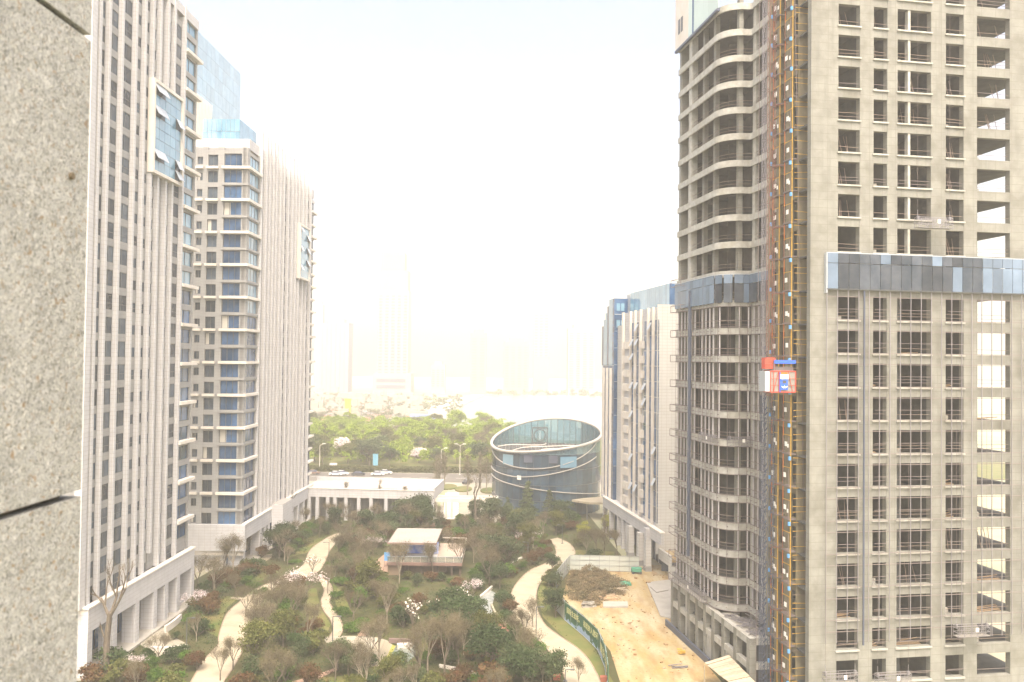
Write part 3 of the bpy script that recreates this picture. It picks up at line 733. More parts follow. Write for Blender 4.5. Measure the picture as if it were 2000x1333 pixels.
# ------------------------------------------------------------------ middle building on the right
def mid_building():
    o = (27.6, 156.0); a = (-.155, .988); pl = Plane(o, a); yaw = math.atan2(.155, .988)
    r = thing('finned_office_block', 'cream block with white fins and blue glass strips right of the oval hall', 'building', (*o, 0), yaw)
    F = Face(r, 'left', 0.0); FRp = Plane(o, (.988, .155))
    zt = 50.6; W = 18
    U = lambda z, y=950: pl.u(1165 + z / 6.06, y)
    ue = U(705); uf = U(272); ufar = pl.u(1178, 900)
    # end block with blank tiled wall
    pbox('end_wall', r, -.02, W, -.2, ue, 3.2, zt, M_CREAM)
    pbox('core_wall', r, .35, W, ue, uf, 8, zt - .5, M_STONE)
    pbox('core_wall', r, .8, W, uf, ufar, 8, zt - 3, M_CREAM)
    for a_, b_ in ((275, 312), (372, 400), (428, 455), (483, 520), (583, 610), (638, 670), (-5, 5)):
        if a_ < 0: continue
        u0, u1 = U(b_), U(a_); F.box('fin', u0 + .5, u0 + .5 + max(.45, (u1 - u0) * .3), -.3, 0.22, 8.2, zt - .4, M_WHITE)
    # glass strips, floor by floor
    fl = 2.98; nf = int((zt - 10) / fl)
    for a_, b_ in ((400, 428), (455, 483), (545, 583), (610, 638), (670, 705)):
        u0, u1 = U(b_), U(a_)
        for k in range(nf):
            z = 9 + k * fl
            F.box('pane', u0 + .03 - .2, u1 - .03 + .4, -.3, -.2, z + .05, z + fl - .05, M_BLUEGLASS)
            if random.random() < .16:
                w = min(1.2, u1 - u0 - .3); b = MB().box(-w / 2, w / 2, -.03, .03, -1.5, 0, Matrix.Rotation(rad(-25), 3, 'X'))
                F.put('open_sash', b.mesh('open_sash', M_LFRAME), (u0 + u1) / 2, .0, z + 2.5)
    for a_, b_ in ((318, 370), (520, 545)):
        u0, u1 = U(b_), U(a_)
        F.box('balcony_recess', u0, u1, -.7, -.5, 9, zt - 3, M_STONE2)
        for k in range(nf - 1):
            F.box('balcony', u0, u1, -.5, 0.3, 9.5 + k * fl, 9.5 + k * fl + 1.5, M_WHITE)
    # recessed blue glass corner and the far part
    u0 = uf + .3; u1 = pl.u(1206, 900)
    for k in range(12):
        z = 8.4 + k * 3.8
        if z > 53: break
        pbox('corner_pane', r, 0.0, 3.2, uf + 5.2, uf + 5.3, z + .05, min(z + 3.75, 53.8), M_BLUEGLASS)
    yb = uf + 5.3
    # far glass volume, top chamfered
    for i in range(7):
        ua = yb + i * 1.5; ub = ua + 1.44
        top = 53.8 - max(0, i - 2) * 1.5
        F.box('pane', ua + .04, ub, -.1, 0, 38.6, top, M_SKYGLASS if i % 3 else M_BLUEGLASS)
        if i < 6: F.box('pane', ua + .04, ub, -.1, 0, 8.4, 38.5, M_BLUEGLASS)
    for i in (1, 3, 5): F.box('fin', yb + i * 1.5, yb + i * 1.5 + .6, 0, .45, 8.4, 38.0, M_WHITE)
    b = MB().prism([(.12, yb + .02), (W, yb + .02), (W, yb + 10.4), (.12, yb + 10.4)], 8.0, 47); b.build('far_volume', M_LFRAME, r)
    for x, z in ((.5, 47.2), (1.5, 47.2), (.5, 51.0), (1.5, 51.0)): pbox('lit_look_window', r, x, x + .8, yb - .16, yb - .12, z, z + 1.7, M_SKYGLASS)  # paler glass colour gives these windows their lit look
    # roof glass
    gp_ = pl.off(3.0); zr = gp_.z(1307, 554)
    u_n, u_f = gp_.u(1307.5, 570), gp_.u(1231, 590)
    n = 20
    for i in range(n):
        a_ = u_n + (u_f - u_n) * i / n; pbox('roof_screen_pane', r, 3.0, 3.1, a_ + .05, a_ + (u_f - u_n) / n - .04, zt - .6, zr, M_SKYGLASS)
    pbox('roof_screen_end', r, 3.0, 6.5, u_n - .1, u_n, zt - .6, zr, M_BLUEGLASS)
    pbox('roof_screen_backing', r, 3.12, 6.5, u_n + .05, u_f + 3, zt - .7, zr - .1, M_LFRAME)
    # podium
    zf = 8.4
    F.box('fascia', ue - 6.0, uf + 9.5, .5, 1.1, zf - 2.1, zf, M_STONE); F.box('coping', ue - 6.1, uf + 9.6, .3, 1.25, zf, zf + .22, M_WHITE)
    F.box('fascia', -.2, ue + 1.2, 1.1, 1.9, zf - 2.4, zf - .3, M_STONE)
    F.box('podium_roof', -.2, ufar, -2.5, .5, zf - .5, zf, M_STONE)
    for y, d in ((-.2, 1.0), (4.3, 1.0), (10.6, 1.0)): F.box('column', y, y + 1.3, d - .2, d + .9, 1.0, zf - 2.1, M_CREAM); F.box('column_base', y - .08, y + 1.38, d - .28, d + .98, 0, 1.0, M_STONE2)
    for y in (15, 18.2, 21.5, 27.6, 33): F.box('column', y, y + .8, .1, 1.05, 0, zf - 2.1, M_STONE)
    F.box('shopfront', -.2, ufar, -3.0, -2.9, 0, zf - 2.1, M_DARKBLUE)
    for k in range(18): F.box('shopfront_mullion', k * 2, k * 2 + .14, -2.9, -2.76, 0, zf - 2.1, M_LFRAME)
    # canopy wing in front of the end wall
    pbox('wing_roof', r, 1.0, 8, -6.5, -.25, 3.2, 3.9, M_SAND); pbox('wing_parapet', r, .6, 1.0, -6.5, -.25, 2.4, 4.4, M_CREAM)
    pbox('wing_column', r, .6, 1.8, -6.5, -5.6, 0, 2.4, M_CREAM); pbox('wing_wall', r, 1.2, 8, -.24, -.2, 0, 3.2, M_DARKBLUE)
    return r
mid_building()

# ------------------------------------------------------------------ the raw concrete tower
TH = rad(9.3); E1 = (math.cos(TH), math.sin(TH)); E2 = (-E1[1], E1[0]); CO = (0.364 * 90, 90.0)
TOPS = [3.6, 7.21, 10.62, 14.2, 17.81, 21.43, 25.1, 28.77, 32.48, 36.16, 39.88, 43.59, 47.31, 51.17, 55.07, 58.67, 62.3, 65.91, 69.49, 73.0, 76.5, 79.96, 83.45, 86.95, 90.5]
def to_world(s, t, z=0): return (CO[0] + E1[0] * s + E2[0] * t, CO[1] + E1[1] * s + E2[1] * t, z)
def arc(cx, cy, r_, a0, a1, n=7): return [(cx + r_ * math.cos(rad(a0 + (a1 - a0) * i / n)), cy + r_ * math.sin(rad(a0 + (a1 - a0) * i / n))) for i in range(n + 1)]
S0, T0, S1, TF = -2.0, 35.0, 1.85, 18.5
EDGE = [(S0, T0), (S0, 30)] + [(S0, t) for t in (27, 24)] + arc(S0 + 2.9, TF + 2.9, 2.9, 180, 270, 8) + [(1.2, TF)] + arc(1.25, TF - .6, .6, 90, 0, 3)[1:] + [(S1, 15), (S1, 10.4)]
def path_at(path, step):
    """points every step metres along a path with their tangent"""
    out = []; d = 0; nxt = step / 2
    for (x0, y0), (x1, y1) in zip(path, path[1:]):
        L = math.hypot(x1 - x0, y1 - y0)
        while L > 1e-6 and nxt <= d + L:
            k = (nxt - d) / L; out.append((x0 + (x1 - x0) * k, y0 + (y1 - y0) * k, (x1 - x0) / L, (y1 - y0) / L)); nxt += step
        d += L
    return out
M_MULL = mat('light_mullion', (.55, .54, .57), .5, metal=.2)
M_OCHRE = mat('ochre_stained_concrete', (.235, .21, .14), .9, col2=(.17, .155, .11), scale=.5, stain=.6)
M_TIMB = mat('site_timber', (.36, .26, .16), .9)
def raw_tower():
    r = thing('unfinished_tower', 'tall raw concrete tower under construction with open floors filling the right side', 'building', (*CO, 0), TH)
    mp = Plane(CO, E1); SR = 28.0
    op = [(3.26, 5.87), (7.55, 9.23), (10.49, 14.67), (16.53, 18.79), (20.48, 24.74)]
    piers = [(0, 3.26), (5.87, 7.55), (9.23, 10.49), (14.67, 16.53), (18.79, 20.48), (24.74, 28.0)]
    zmax = 88.5
    for a, b in piers: pbox('pier', r, a, b, 0, .75, 0, zmax, M_CONC)
    outline = EDGE + [(S1, 10.0), (0.1, 10.0), (0.1, .4), (SR, .4), (SR, T0)]
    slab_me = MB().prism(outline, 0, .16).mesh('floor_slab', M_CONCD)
    bme = MB().ribbon(EDGE, 0.0, .22, 0, .85).mesh('balcony_band', M_CONC2)
    ledge = MB()
    for k, zt in enumerate(TOPS):
        if zt > zmax: break
        prev = TOPS[k - 1] + 0 if k else 0
        zb = zt + 1.13 if k > 1 else zt + 1.2
        slab_z = zt + .5
        link('floor_slab', slab_me, r, (0, 0, slab_z))
        for j, (a, b) in enumerate(op):
            if j == 4:
                pbox('spandrel', r, a, b, .02, .62, zt, zt + 1.1, M_CONC)
            else:
                pbox('spandrel', r, a, b, .03, .6, zt, zb, M_CONC)
                if zt < 85: pbox('sill_ledge', r, a - .12, b + .12, -.16, .02, zb - .22, zb - .05, M_CONC2)
        if zt > 6: link('balcony_band', bme, r, (0, 0, zt - .08))
        # steel guard rails in the openings
        if zt < 81:
            b_ = MB()
            for (a, c) in op:
                z = (zb if a < 20 else zt + 1.1)
                for q in ((.45, .85) if k % 2 else (.6,)): b_.bar((a, .3, z + q + random.uniform(-.06, .06)), (c, .3, z + q + random.uniform(-.06, .06)), .03)
            b_.build('guard_rail', M_RUST if k % 3 else M_STEELD, r)
            b_ = MB()
            for q in (.5, .95): b_.tube([(x + .25, y + .1, zt + .76 + q) for x, y in EDGE], .028, 4)
            b_.build('guard_rail', M_RUST, r)
    # middle column of the wide opening
    pbox('pier', r, 11.85, 12.15, .1, .7, TOPS[12], zmax, M_CONC2)
    pbox('pier', r, 11.5, 12.0, 1.6, 2.6, 0, TOPS[12], M_CONCD)
    # partitions, core and inner columns
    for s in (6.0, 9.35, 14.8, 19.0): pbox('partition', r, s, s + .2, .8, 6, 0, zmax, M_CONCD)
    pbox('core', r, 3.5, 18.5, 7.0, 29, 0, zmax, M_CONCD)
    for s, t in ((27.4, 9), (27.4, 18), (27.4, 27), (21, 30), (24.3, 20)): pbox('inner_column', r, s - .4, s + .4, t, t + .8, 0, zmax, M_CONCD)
    # left face: end column, solid strip, wall returns
    pbox('end_column', r, S0 + .02, S0 + 1.2, 34.2, 34.98, 0, zmax, M_CONC)
    pbox('end_column', r, S0 - .05, S0 + .9, 29.9, 31.0, 0, zmax, M_CONC2)
    for t in (26.4, 22.6): pbox('inner_column', r, S0 + .5, S0 + 1.1, t, t + .7, 0, zmax, M_CONC)
    pbox('inner_column', r, .2, .8, 18.9, 19.6, 0, zmax, M_CONC)
    pbox('inner_column', r, S1 + .02, S1 + .5, 17.4, 18.2, 0, zmax, M_CONC2)
    pbox('inner_column', r, S1 + .05, S1 + .6, 13.6, 14.3, 0, zmax, M_CONC2)
    for t in (30.0, 26.5, 23.0): pbox('partition', r, S0 + 2.6, 3.4, t, t + .15, 0, zmax, M_CONCD)
    pbox('partition', r, 2.9, 3.4, 10.5, 34.9, 0, zmax, M_CONCD)
    pbox('end_wall', r, -.6, 3.4, 34.6, 34.8, 0, zmax, M_CONCD)
    # side wall behind the hoist
    pbox('niche_wall', r, .02, 1.7, 2.8, 3.0, 0, zmax, M_OCHRE)
    for a, b in ((4.55, 5.63), (7.24, 7.9), (9.43, 10.0)): pbox('side_pier', r, 0, .5, a, b, 0, zmax, M_OCHRE)
    for zt in TOPS:
        if zt > zmax: break
        for a, b in ((2.8, 4.55), (5.63, 7.24), (7.9, 9.43)): pbox('side_spandrel', r, .02, .5, a, b, zt - .1, zt + .8, M_OCHRE)
    rr = random.Random(5)
    for k, zt in enumerate(TOPS[:-2]):
        for j, (a, c) in enumerate(op):
            if rr.random() < .55:
                q = rr.random(); z = zt + .68; b_ = MB()
                if q < .4:
                    for i in range(4): x = a + .3 + (c - a - .8) * rr.random(); b_.bar((x, .9, z), (x + rr.uniform(-.3, .3), 1.6, z + 2.6), .035)
                    b_.build('steel_prop', M_RUST, r)
                elif q < .7:
                    for i in range(5): y = .9 + .2 * i; b_.bar((a + .2, y, z + .1 + .1 * i), (c - .2, y + .3, z + .25 + .14 * i * rr.random()), .06)
                    b_.build('stored_boards', M_TIMB, r)
                else:
                    for i in range(3): b_.box(-.4, .4, -.3, .3, 0, .35 + .5 * (i == 1), Matrix.Rotation(i, 3, 'Z')); 
                    b_.v = [(x + a + .8, y + 1.2, zz + z) for x, y, zz in b_.v]; b_.build('stored_sacks', M_SLAB if q > .9 else M_CONC2, r)
    # ---- steel framing for the glass facade on the lower floors
    zc0, zc1 = 9.3, 47.9
    gs = mp.u(1611, 700)
    s = gs; i = 0
    while s < SR + .1:
        pbox('mullion', r, s - .035, s + .035, -.42, -.34, zc0, zc1, M_STEEL); s += 1.27
    for k in range(1, 14):
        zt = TOPS[k]
        for z in (zt - .12, zt + 1.12):
            if zc0 - .3 < z < zc1: pbox('transom', r, gs, SR, -.40, -.34, z, z + .06, M_STEELD)
        for (a, b) in op[:4]:
            if zt < 49: pbox('window_bar', r, a, b, -.36, -.32, TOPS[k] - 1.45, TOPS[k] - 1.41, M_STEELD)
    for z in np.arange(zc0, 12, 1.2): pass
    pbox('cable_duct', r, mp.u(1682, 700) - .05, mp.u(1682, 700) + .1, -.6, -.46, zc0 - .3, zc1, M_DARKBLUE)
    # left face mullions
    me1 = MB().box(-.065, .065, -.08, .08, 0, 2.75).mesh('mullion', M_MULL)
    pts = path_at(EDGE, 1.3)
    for k in range(1, 13):
        zt = TOPS[k]
        for (x, y, tx, ty) in pts:
            nx, ny = ty, -tx
            if (x + y) * 10 % 7 < .9: continue
            o = link('mullion', me1, r, (x + nx * .1, y + ny * .1, zt + .77))
            o.rotation_euler = (0, 0, math.atan2(ty, tx))
            if k > 11: o.scale = (1, 1, .55)
        b_ = MB().ribbon(EDGE, .28, .36, zt + .86, zt + .94); b_.ribbon(EDGE, .28, .33, zt + 1.75, zt + 1.8); b_.ribbon(EDGE, .28, .36, zt - .12, zt - .05); b_.build('transom', M_STEELD, r)
        br = MB()
        for (x, y, tx, ty) in pts:
            nx, ny = ty, -tx
            br.bar((x + nx * .22, y + ny * .22, zt + .35), (x + nx * .55, y + ny * .55, zt + .35), .05)
        br.build('bracket', M_STEELD, r)
    for (x, y, tx, ty) in pts:
        nx, ny = ty, -tx
        MB().bar((x + nx * .52, y + ny * .52, 9), (x + nx * .52, y + ny * .52, 47.5), .028).build('hanging_rail', M_STEELD, r)
    pbox('cable_duct', r, S0 - .75, S0 - .35, 28.6, 28.9, 12, 50, M_DARKBLUE)
    # bracket frames standing out at the far left edge of every floor
    for k in range(1, 14):
        zt = TOPS[k]; b_ = MB()
        for z in (zt - .15, zt + .85): b_.bar((S0, 35.1, z), (S0 - 1.1, 35.1, z), .05); b_.bar((S0 - 1.1, 35.1, z), (S0 - 1.1, 31, z), .05); b_.bar((S0 - 1.1, 31, z), (S0, 31, z), .05)
        for y in (35.1, 31): b_.bar((S0 - 1.1, y, zt - .15), (S0 - 1.1, y, zt + .85), .05)
        b_.build('edge_bracket', M_STEELD, r)
    # ---- glass band on both faces
    M_G = [mat('band_glass_pale', (.15, .215, .31), .07, col2=(.10, .15, .22), scale=.3, rnd=.25, spec=.5), mat('band_glass_dark', (.03, .045, .065), .07, col2=(.07, .085, .11), scale=.5, rnd=.4, spec=.35)]
    z0, z1, z2 = 48.1, 50.9, 52.0
    s = gs; i = 0
    while s < SR - .2:
        pale = i < 1 or s > 20.5
        pbox('glass_pane', r, s + .03, s + 1.24, -.52, -.46, z0, z1 - .03, M_G[0 if pale or i == 12 else 1]); pbox('glass_pane', r, s + .03, s + 1.24, -.52, -.46, z1 + .03, z2, M_G[0 if i % 5 == 0 or pale else 1])
        s += 1.27; i += 1
    pbox('band_edge_frame', r, gs - .1, SR, -.5, -.32, z0 - .12, z0 - .02, M_FRAME); pbox('band_edge_frame', r, gs - .1, SR, -.5, -.32, z2, z2 + .08, M_LFRAME)
    pbox('band_edge_frame', r, gs - .12, gs, -.5, 0, z0 - .5, z2, M_LFRAME)
    ptsb = path_at(EDGE, 1.2)
    for i, (x, y, tx, ty) in enumerate(ptsb):
        nx, ny = ty, -tx
        far_ = y > 21
        for (a, b) in ((47.7, 50.2), (50.25, 51.4)):
            o = MB().box(-.58, .58, -.03, .03, a, b).build('glass_pane', M_G[0 if far_ or (i % 6 == 3) else 1] if a < 50 else M_G[0], r)
            o.location = (x + nx * .5, y + ny * .5, 0); o.rotation_euler = (0, 0, math.atan2(ty, tx))
    MB().ribbon(EDGE, .42, .56, 51.42, 51.5).build('band_edge_frame', M_LFRAME, r)
    # finished glass skin near the top of the left face
    for i in range(9):
        pbox('upper_skin_panel', r, S0 - .6, S0 - .5, 35.5 - i * 1.8 - 1.74, 35.5 - i * 1.8, 87.3, 100, M_WHITE if i < 3 else mat('mint_glass', (.5, .62, .58), .1, rnd=.1))
    pbox('upper_skin_panel', r, S0 - .66, S0 - .4, 28.0, 28.5, 87.2, 100, M_BLUEGLASS)
    for i in (0, 1): pbox('upper_skin_window', r, S0 - .66, S0 - .6, 33.4 - i * 1.1, 34.1 - i * 1.1, 89.3, 91.5, M_FRAME)
    MB().ribbon([(S0, 35.4), (S0, 19.5)], .3, .7, 86.9, 87.25).build('upper_skin_frame', M_DARKBLUE, r)
    # ---- two storey podium frame
    sp = -2.6; zp = 6.9
    pf = [(t, .75) for t in (34.6, 31.6, 28.0, 25.0, 22.2, 19.4, 16.2, 12.6, 8.9)]
    for t, w in pf: pbox('podium_column', r, sp, sp + .8, t, t + w + .1, 0, zp, M_CONC)
    pbox('podium_beam', r, sp + .03, sp + .7, 8.9, 35.4, zp - .85, zp + .002, M_CONC2); pbox('podium_beam', r, sp + .04, sp + .6, 9.7, 35.3, 3.1, 3.9, M_CONC2)
    pbox('podium_beam', r, sp + .8, 0, 9.0, 9.7, zp - .85, zp, M_CONC2); pbox('podium_beam', r, sp + .8, 0, 9.05, 9.6, 3.1, 3.9, M_CONC2)
    pbox('podium_deck', r, sp + .7, 0, 9.0, 19, zp - .3, zp - .05, M_SLAB); pbox('podium_deck', r, sp + .7, S0 + .1, 19, 35.3, zp - .3, zp - .05, M_SLAB)
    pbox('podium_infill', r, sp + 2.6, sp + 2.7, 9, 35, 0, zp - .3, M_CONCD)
    for t0_, t1_ in ((19.9, 22.2), (13.3, 16.2)): pbox('podium_wall', r, sp + .2, sp + .4, t0_, t1_, 0, 3.1, M_CONC2)
    pbox('plinth_wall', r, sp - .9, sp - .6, 19, 35.4, 0, .9, M_DARKBLUE)
    # debris on the podium deck
    b_ = MB()
    for q in range(60):
        x = random.uniform(-1.6, 1.4); y = random.uniform(10.2, 17.8); a_ = random.uniform(0, 3.1); l = random.uniform(.3, 1.4)
        b_.box(-l, l, -.06, .06, 0, .07, (Matrix.Rotation(a_, 3, 'Z')))
        for v in range(len(b_.v) - 8, len(b_.v)): X, Y, Z = b_.v[v]; b_.v[v] = (X + x, Y + y, Z + zp - .05 + q * .004)
    tag(b_.build('loose_offcuts', M_STEEL, r), kind='stuff')
    return r
RAW = raw_tower()

def scaffold():
    """yellow landing scaffold up the side of the raw tower"""
    r = thing('landing_scaffold', 'yellow tube scaffold with white number boards climbing the raw tower', 'scaffold', (*to_world(0, 0)[:2], 0), TH)
    for t, m in ((2.75, M_YELLOW), (4.5, M_ORANGE), (5.7, M_YELLOW), (7.3, M_ORANGE), (2.6, M_STEELD)):
        MB().bar((-.75 if m is not M_STEELD else 1.35, t, 0), (-.75, t, 88), .06 if m is not M_STEELD else .04).build('standard_pole', m, r)
    for k in range(100):
        z = 1.2 + k * .9 + (.25 if k % 3 == 0 else 0)
        if z > 88: break
        MB().bar((-.55, 2.6, z + random.uniform(-.08, .08)), (1.3, 2.6, z + random.uniform(-.08, .08)), .04).build('ledger', M_YELLOW if k % 7 else M_RUST, r)
    sg = MB().box(-.02, .02, -.26, .26, -.26, .26).mesh('number_board', M_SIGN)
    gate = MB(); gate.box(-.03, .03, -.7, .7, 0, .08); gate.box(-.03, .03, -.7, .7, 1.0, 1.07); gate.box(-.03, .03, -.7, .7, .5, .56)
    for y in (-.66, .6): gate.box(-.03, .03, y, y + .06, 0, 1.9)
    gme = gate.mesh('landing_gate', M_RUST)
    pm = MB().box(-.45, .45, -.85, .85, 0, .12).mesh('landing_board', M_STEELD)
    cl = MB().box(-.12, .12, -.12, .12, 0, .42).mesh('blue_coupler', M_LBLUE)
    for k, zt in enumerate(TOPS):
        if zt > 86: break
        z = zt + .7
        for t in (3.65, 6.45):
            link('landing_board', pm, r, (-.5, t, z)); link('landing_gate', gme, r, (-.85, t, z + .12))
            link('number_board', sg, r, (-.92, t + random.uniform(-.25, .25), z + 1.25 + random.uniform(-.1, .1)))
            if k % 2: link('number_board', sg, r, (-.92, t - .55, z + 1.0), sc=(1, .5, .8))
            MB().bar((-.8, t - .85, z + 2.2), (-.8, t + .85, z + 2.2), .05).build('ledger', M_YELLOW, r)
        link('blue_coupler', cl, r, (-.9, 2.75 if k % 2 else 2.9, z - .6)); link('blue_coupler', cl, r, (-.95, 7.4, z + .3))
scaffold()

def lattice(b, x, y, w, z0, z1, step, r_=.045, m0=0):
    c = [(x - w / 2, y - w / 2), (x + w / 2, y - w / 2), (x + w / 2, y + w / 2), (x - w / 2, y + w / 2)]
    for p in c: b.bar((*p, z0), (*p, z1), r_)
    z = z0; k = 0
    while z < z1 - .01:
        for i in range(4):
            p, q = c[i], c[(i + 1) % 4]
            b.bar((*p, z), (*q, z), r_ * .7); b.bar((*(p if k % 2 else q), z), (*(q if k % 2 else p), min(z + step, z1)), r_ * .6)
        z += step; k += 1
M_MAST = mat('faded_red_mast', (.20, .09, .07), .7)
def hoist():
    x, y = -1.65, 6.0
    r = thing('hoist_mast', 'slim lattice hoist mast, rust red above and dark below the red cage', 'mast', (*to_world(x, y)[:2], 0), TH)
    for i in range(16):
        z0 = i * 1.5 * 4
        if z0 > 88: break
        b = MB(); lattice(b, 0, 0, .65, z0, z0 + 6, 1.5, .032); b.build('mast_section', M_DARKBLUE if z0 < 34 else M_MAST, r)
    for zt in TOPS[::2]:
        b = MB(); b.bar((.3, 0, zt + .6), (1.6, .5, zt + .6), .05); b.bar((.3, 0, zt + .6), (1.6, -.9, zt + .6), .05); b.build('wall_tie', M_MAST, r)
    r2 = thing('cable_tower', 'thin blue-grey guide mast with hanging cables just left of the red lattice hoist mast', 'mast', (*to_world(-2.3, 6.6)[:2], 0), TH)
    for i in range(15):
        b = MB(); lattice(b, 0, 0, .34, i * 6, i * 6 + 6, 1.5, .03); b.build('mast_section', M_DARKBLUE if i < 6 else M_STEEL, r2)
    for dx in (-.5, .35): MB().bar((dx, .2, 0), (dx, .2, 88), .03).build('cable', M_STEELD, r2)
    if True:
        b = MB()
        for i in range(70):
            z = i * .6; b.bar((.25, 0, z), (.55 + .2 * math.sin(i * 1.7), .1, z + .4), .07)
        b.build('cable_loops', M_DARKBLUE, r2)
    # cage
    zc = 36.6
    c = thing('hoist_cage', 'red framed hoist cage with blue roof rail on the raw tower', 'hoist', (*to_world(-3.85, 1.6, zc)[:2], zc), TH)
    W, D, Hh = 3.0, 1.5, 2.3
    b = MB()
    for xx in (0, W): 
        for yy in (0, D): b.box(xx - .06, xx + .06, yy - .06, yy + .06, 0, Hh)
    for z in (0, Hh): b.box(0, W, -.06, .06, z - .06, z + .06); b.box(0, W, D - .06, D + .06, z - .06, z + .06); b.box(-.06, .06, 0, D, z - .06, z + .06); b.box(W - .06, W + .06, 0, D, z - .06, z + .06)
    b.build('frame', M_RED, c)
    b = MB()
    for xx in (.35, 1.0): b.bar((xx, -.08, 0), (xx, -.08, Hh), .035)
    b.bar((.35, -.1, .1), (.95, -.1, Hh), .035); b.bar((2.1, -.1, Hh), (2.6, -.1, .1), .035); b.bar((0, -.1, 1.5), (W, -.1, 1.5), .03); b.bar((0, -.1, .75), (W, -.1, .75), .03)
    b.build('brace', M_RED, c)
    MB().box(.06, W - .06, .0, .04, .06, Hh - .06).build('mesh_front', M_MESHP, c)
    MB().box(.06, W - .06, D - .04, D, .06, Hh - .06).build('mesh_back', M_MESHP, c)
    MB().box(0, W, 0, D, -.1, -.02).build('floor', M_STEELD, c); MB().box(0, W, 0, D, Hh, Hh + .08).build('roof', M_STEEL, c)
    g_ = MB()
    for q in range(9): g_.box(-.62, -.5, .0, D, .1 + q * .25, .1 + q * .25 + .2)
    g_.box(-.5, -.45, 0, D, .05, Hh); g_.build('side_shutter', M_LFRAME, c)
    MB().box(-.62, .0, -.02, .04, .05, Hh).build('side_shutter_edge', M_LFRAME, c)
    MB().box(.45, W, -.1, -.02, Hh + .85, Hh + 1.25).build('roof_rail', M_BLUE, c); MB().box(W - .1, W, -.02, D, Hh + .85, Hh + 1.2).build('roof_rail', M_BLUE, c)
    MB().box(.45, .5, -.02, D, Hh + .1, Hh + 1.2).build('roof_rail_post', M_STEEL, c); MB().box(.5, W - .1, .3, D - .3, Hh + .08, Hh + .5).build('drive_motor', M_STEELD, c)
    b = MB(); b.box(-.45, .75, .3, 1.2, Hh + .25, Hh + 1.5); o = b.build('machine_house', M_RED, c)
    MB().box(-.47, .77, .27, .3, Hh + .85, Hh + .9).build('machine_house_trim', M_RUST, c)
    MB().box(1.05, 1.15, -.16, -.1, 0, 2.2).build('logo_panel_edge', M_BLUE, c)
    MB().box(1.15, 2.0, -.2, -.1, .25, 1.45).build('door_panel', M_BLUE, c); MB().box(1.1, 2.1, -.22, -.1, 1.45, 1.95).build('door_panel', M_SIGN, c)
    MB().box(1.35, 1.8, -.215, -.2, .95, 1.3).build('door_window', M_FRAME, c); MB().box(1.15, 1.95, -.2, -.12, 1.95, 2.2).build('door_header', M_ORANGE, c)
    b = MB()   # small white emblem: a star with two wings
    for a_ in range(5):
        t = rad(90 + 72 * a_); b.bar((1.58, -.215, .55), (1.58 + .2 * math.cos(t), -.215, .55 + .2 * math.sin(t)), .05, .01)
    for sx in (-1, 1): b.bar((1.58 + sx * .22, -.215, .5), (1.58 + sx * .36, -.215, .66), .05, .02)
    b.build('emblem', M_SIGN, c)
hoist()

def gondola(pos, yaw, L, label, tilt=0.0):
    g_ = thing('suspended_platform', label, 'work platform', pos, yaw, 'suspended work platforms on the raw tower'); g_.rotation_euler = (0, tilt, yaw)
    b = MB()
    for z in (0, .45, .9, 1.15):
        for y in (0, .75): b.bar((0, y, z), (L, y, z), .035)
        for x in (0, L): b.bar((x, 0, z), (x, .75, z), .035)
    n = int(L / .75)
    for i in range(n + 1):
        for y in (0, .75): b.bar((L * i / n, y, 0), (L * i / n, y, 1.15), .03)
    for i in range(n): b.bar((L * i / n, 0, 0), (L * (i + 1) / n, 0, .9), .02)
    b.build('cage_frame', M_STEEL, g_); MB().box(0, L, 0, .75, -.03, .03).build('deck', M_MESHP, g_)
    for x in (.12, L - .12):
        b = MB(); b.box(x - .13, x + .13, .25, .5, .9, 1.3); b.bar((x, .38, 1.3), (x, .38, 2.0), .03); b.build('winch', M_STEEL, g_)
    if tilt == 0: 
        for x in (.12, L - .12): MB().bar((x, .38, 2.3), (x, .38, 2.3 + 22), .014).build('hanging_rope', M_STEELD, g_)
    MB().box(L * .55, L * .55 + .35, -.06, -.02, .5, .95).build('white_notice', M_SIGN, g_)
mpl = Plane(CO, E1).off(1.3)
def gm(px, py):
    u, z = mpl.hit(px, py); return (*to_world(u, -1.3 - .4)[:2], z)
gondola(gm(1790, 445), TH, gm(1862, 445)[0] and 4.2, 'grey suspended work platform hanging high on the raw tower above the glass band')
gondola(gm(1866, 1243), TH, 4.0, 'grey suspended work platform hanging low on the raw tower near the bottom right corner')
gondola(gm(1610, 1336), TH, 3.7, 'grey work platform on the lowest visible storey under the leftmost main-face openings')
gondola(gm(1712, 1338), TH, 3.9, 'grey work platform hanging on the lowest visible storey under the wide middle opening')
q = to_world(-1.5, 17.2, TOPS[7] + .1); gondola(q, TH, 3.1, 'wide grey suspended platform at the rounded balcony corner of the raw tower')
q = to_world(-3.4, 23.0, TOPS[7] + .2); gondola(q, TH - math.pi / 2, 4.5, 'suspended platform against the left face beside the rounded balcony corner')
q = to_world(-3.3, 33.0, 7.4); gondola(q, TH - math.pi / 2, 11, 'very long low platform along the left face just above the podium columns')
q = to_world(1.0, 14.6, 7.2); gondola(q, TH - 1.0, 5.2, 'tilted platform resting on the podium deck among metal offcuts', 0.12)

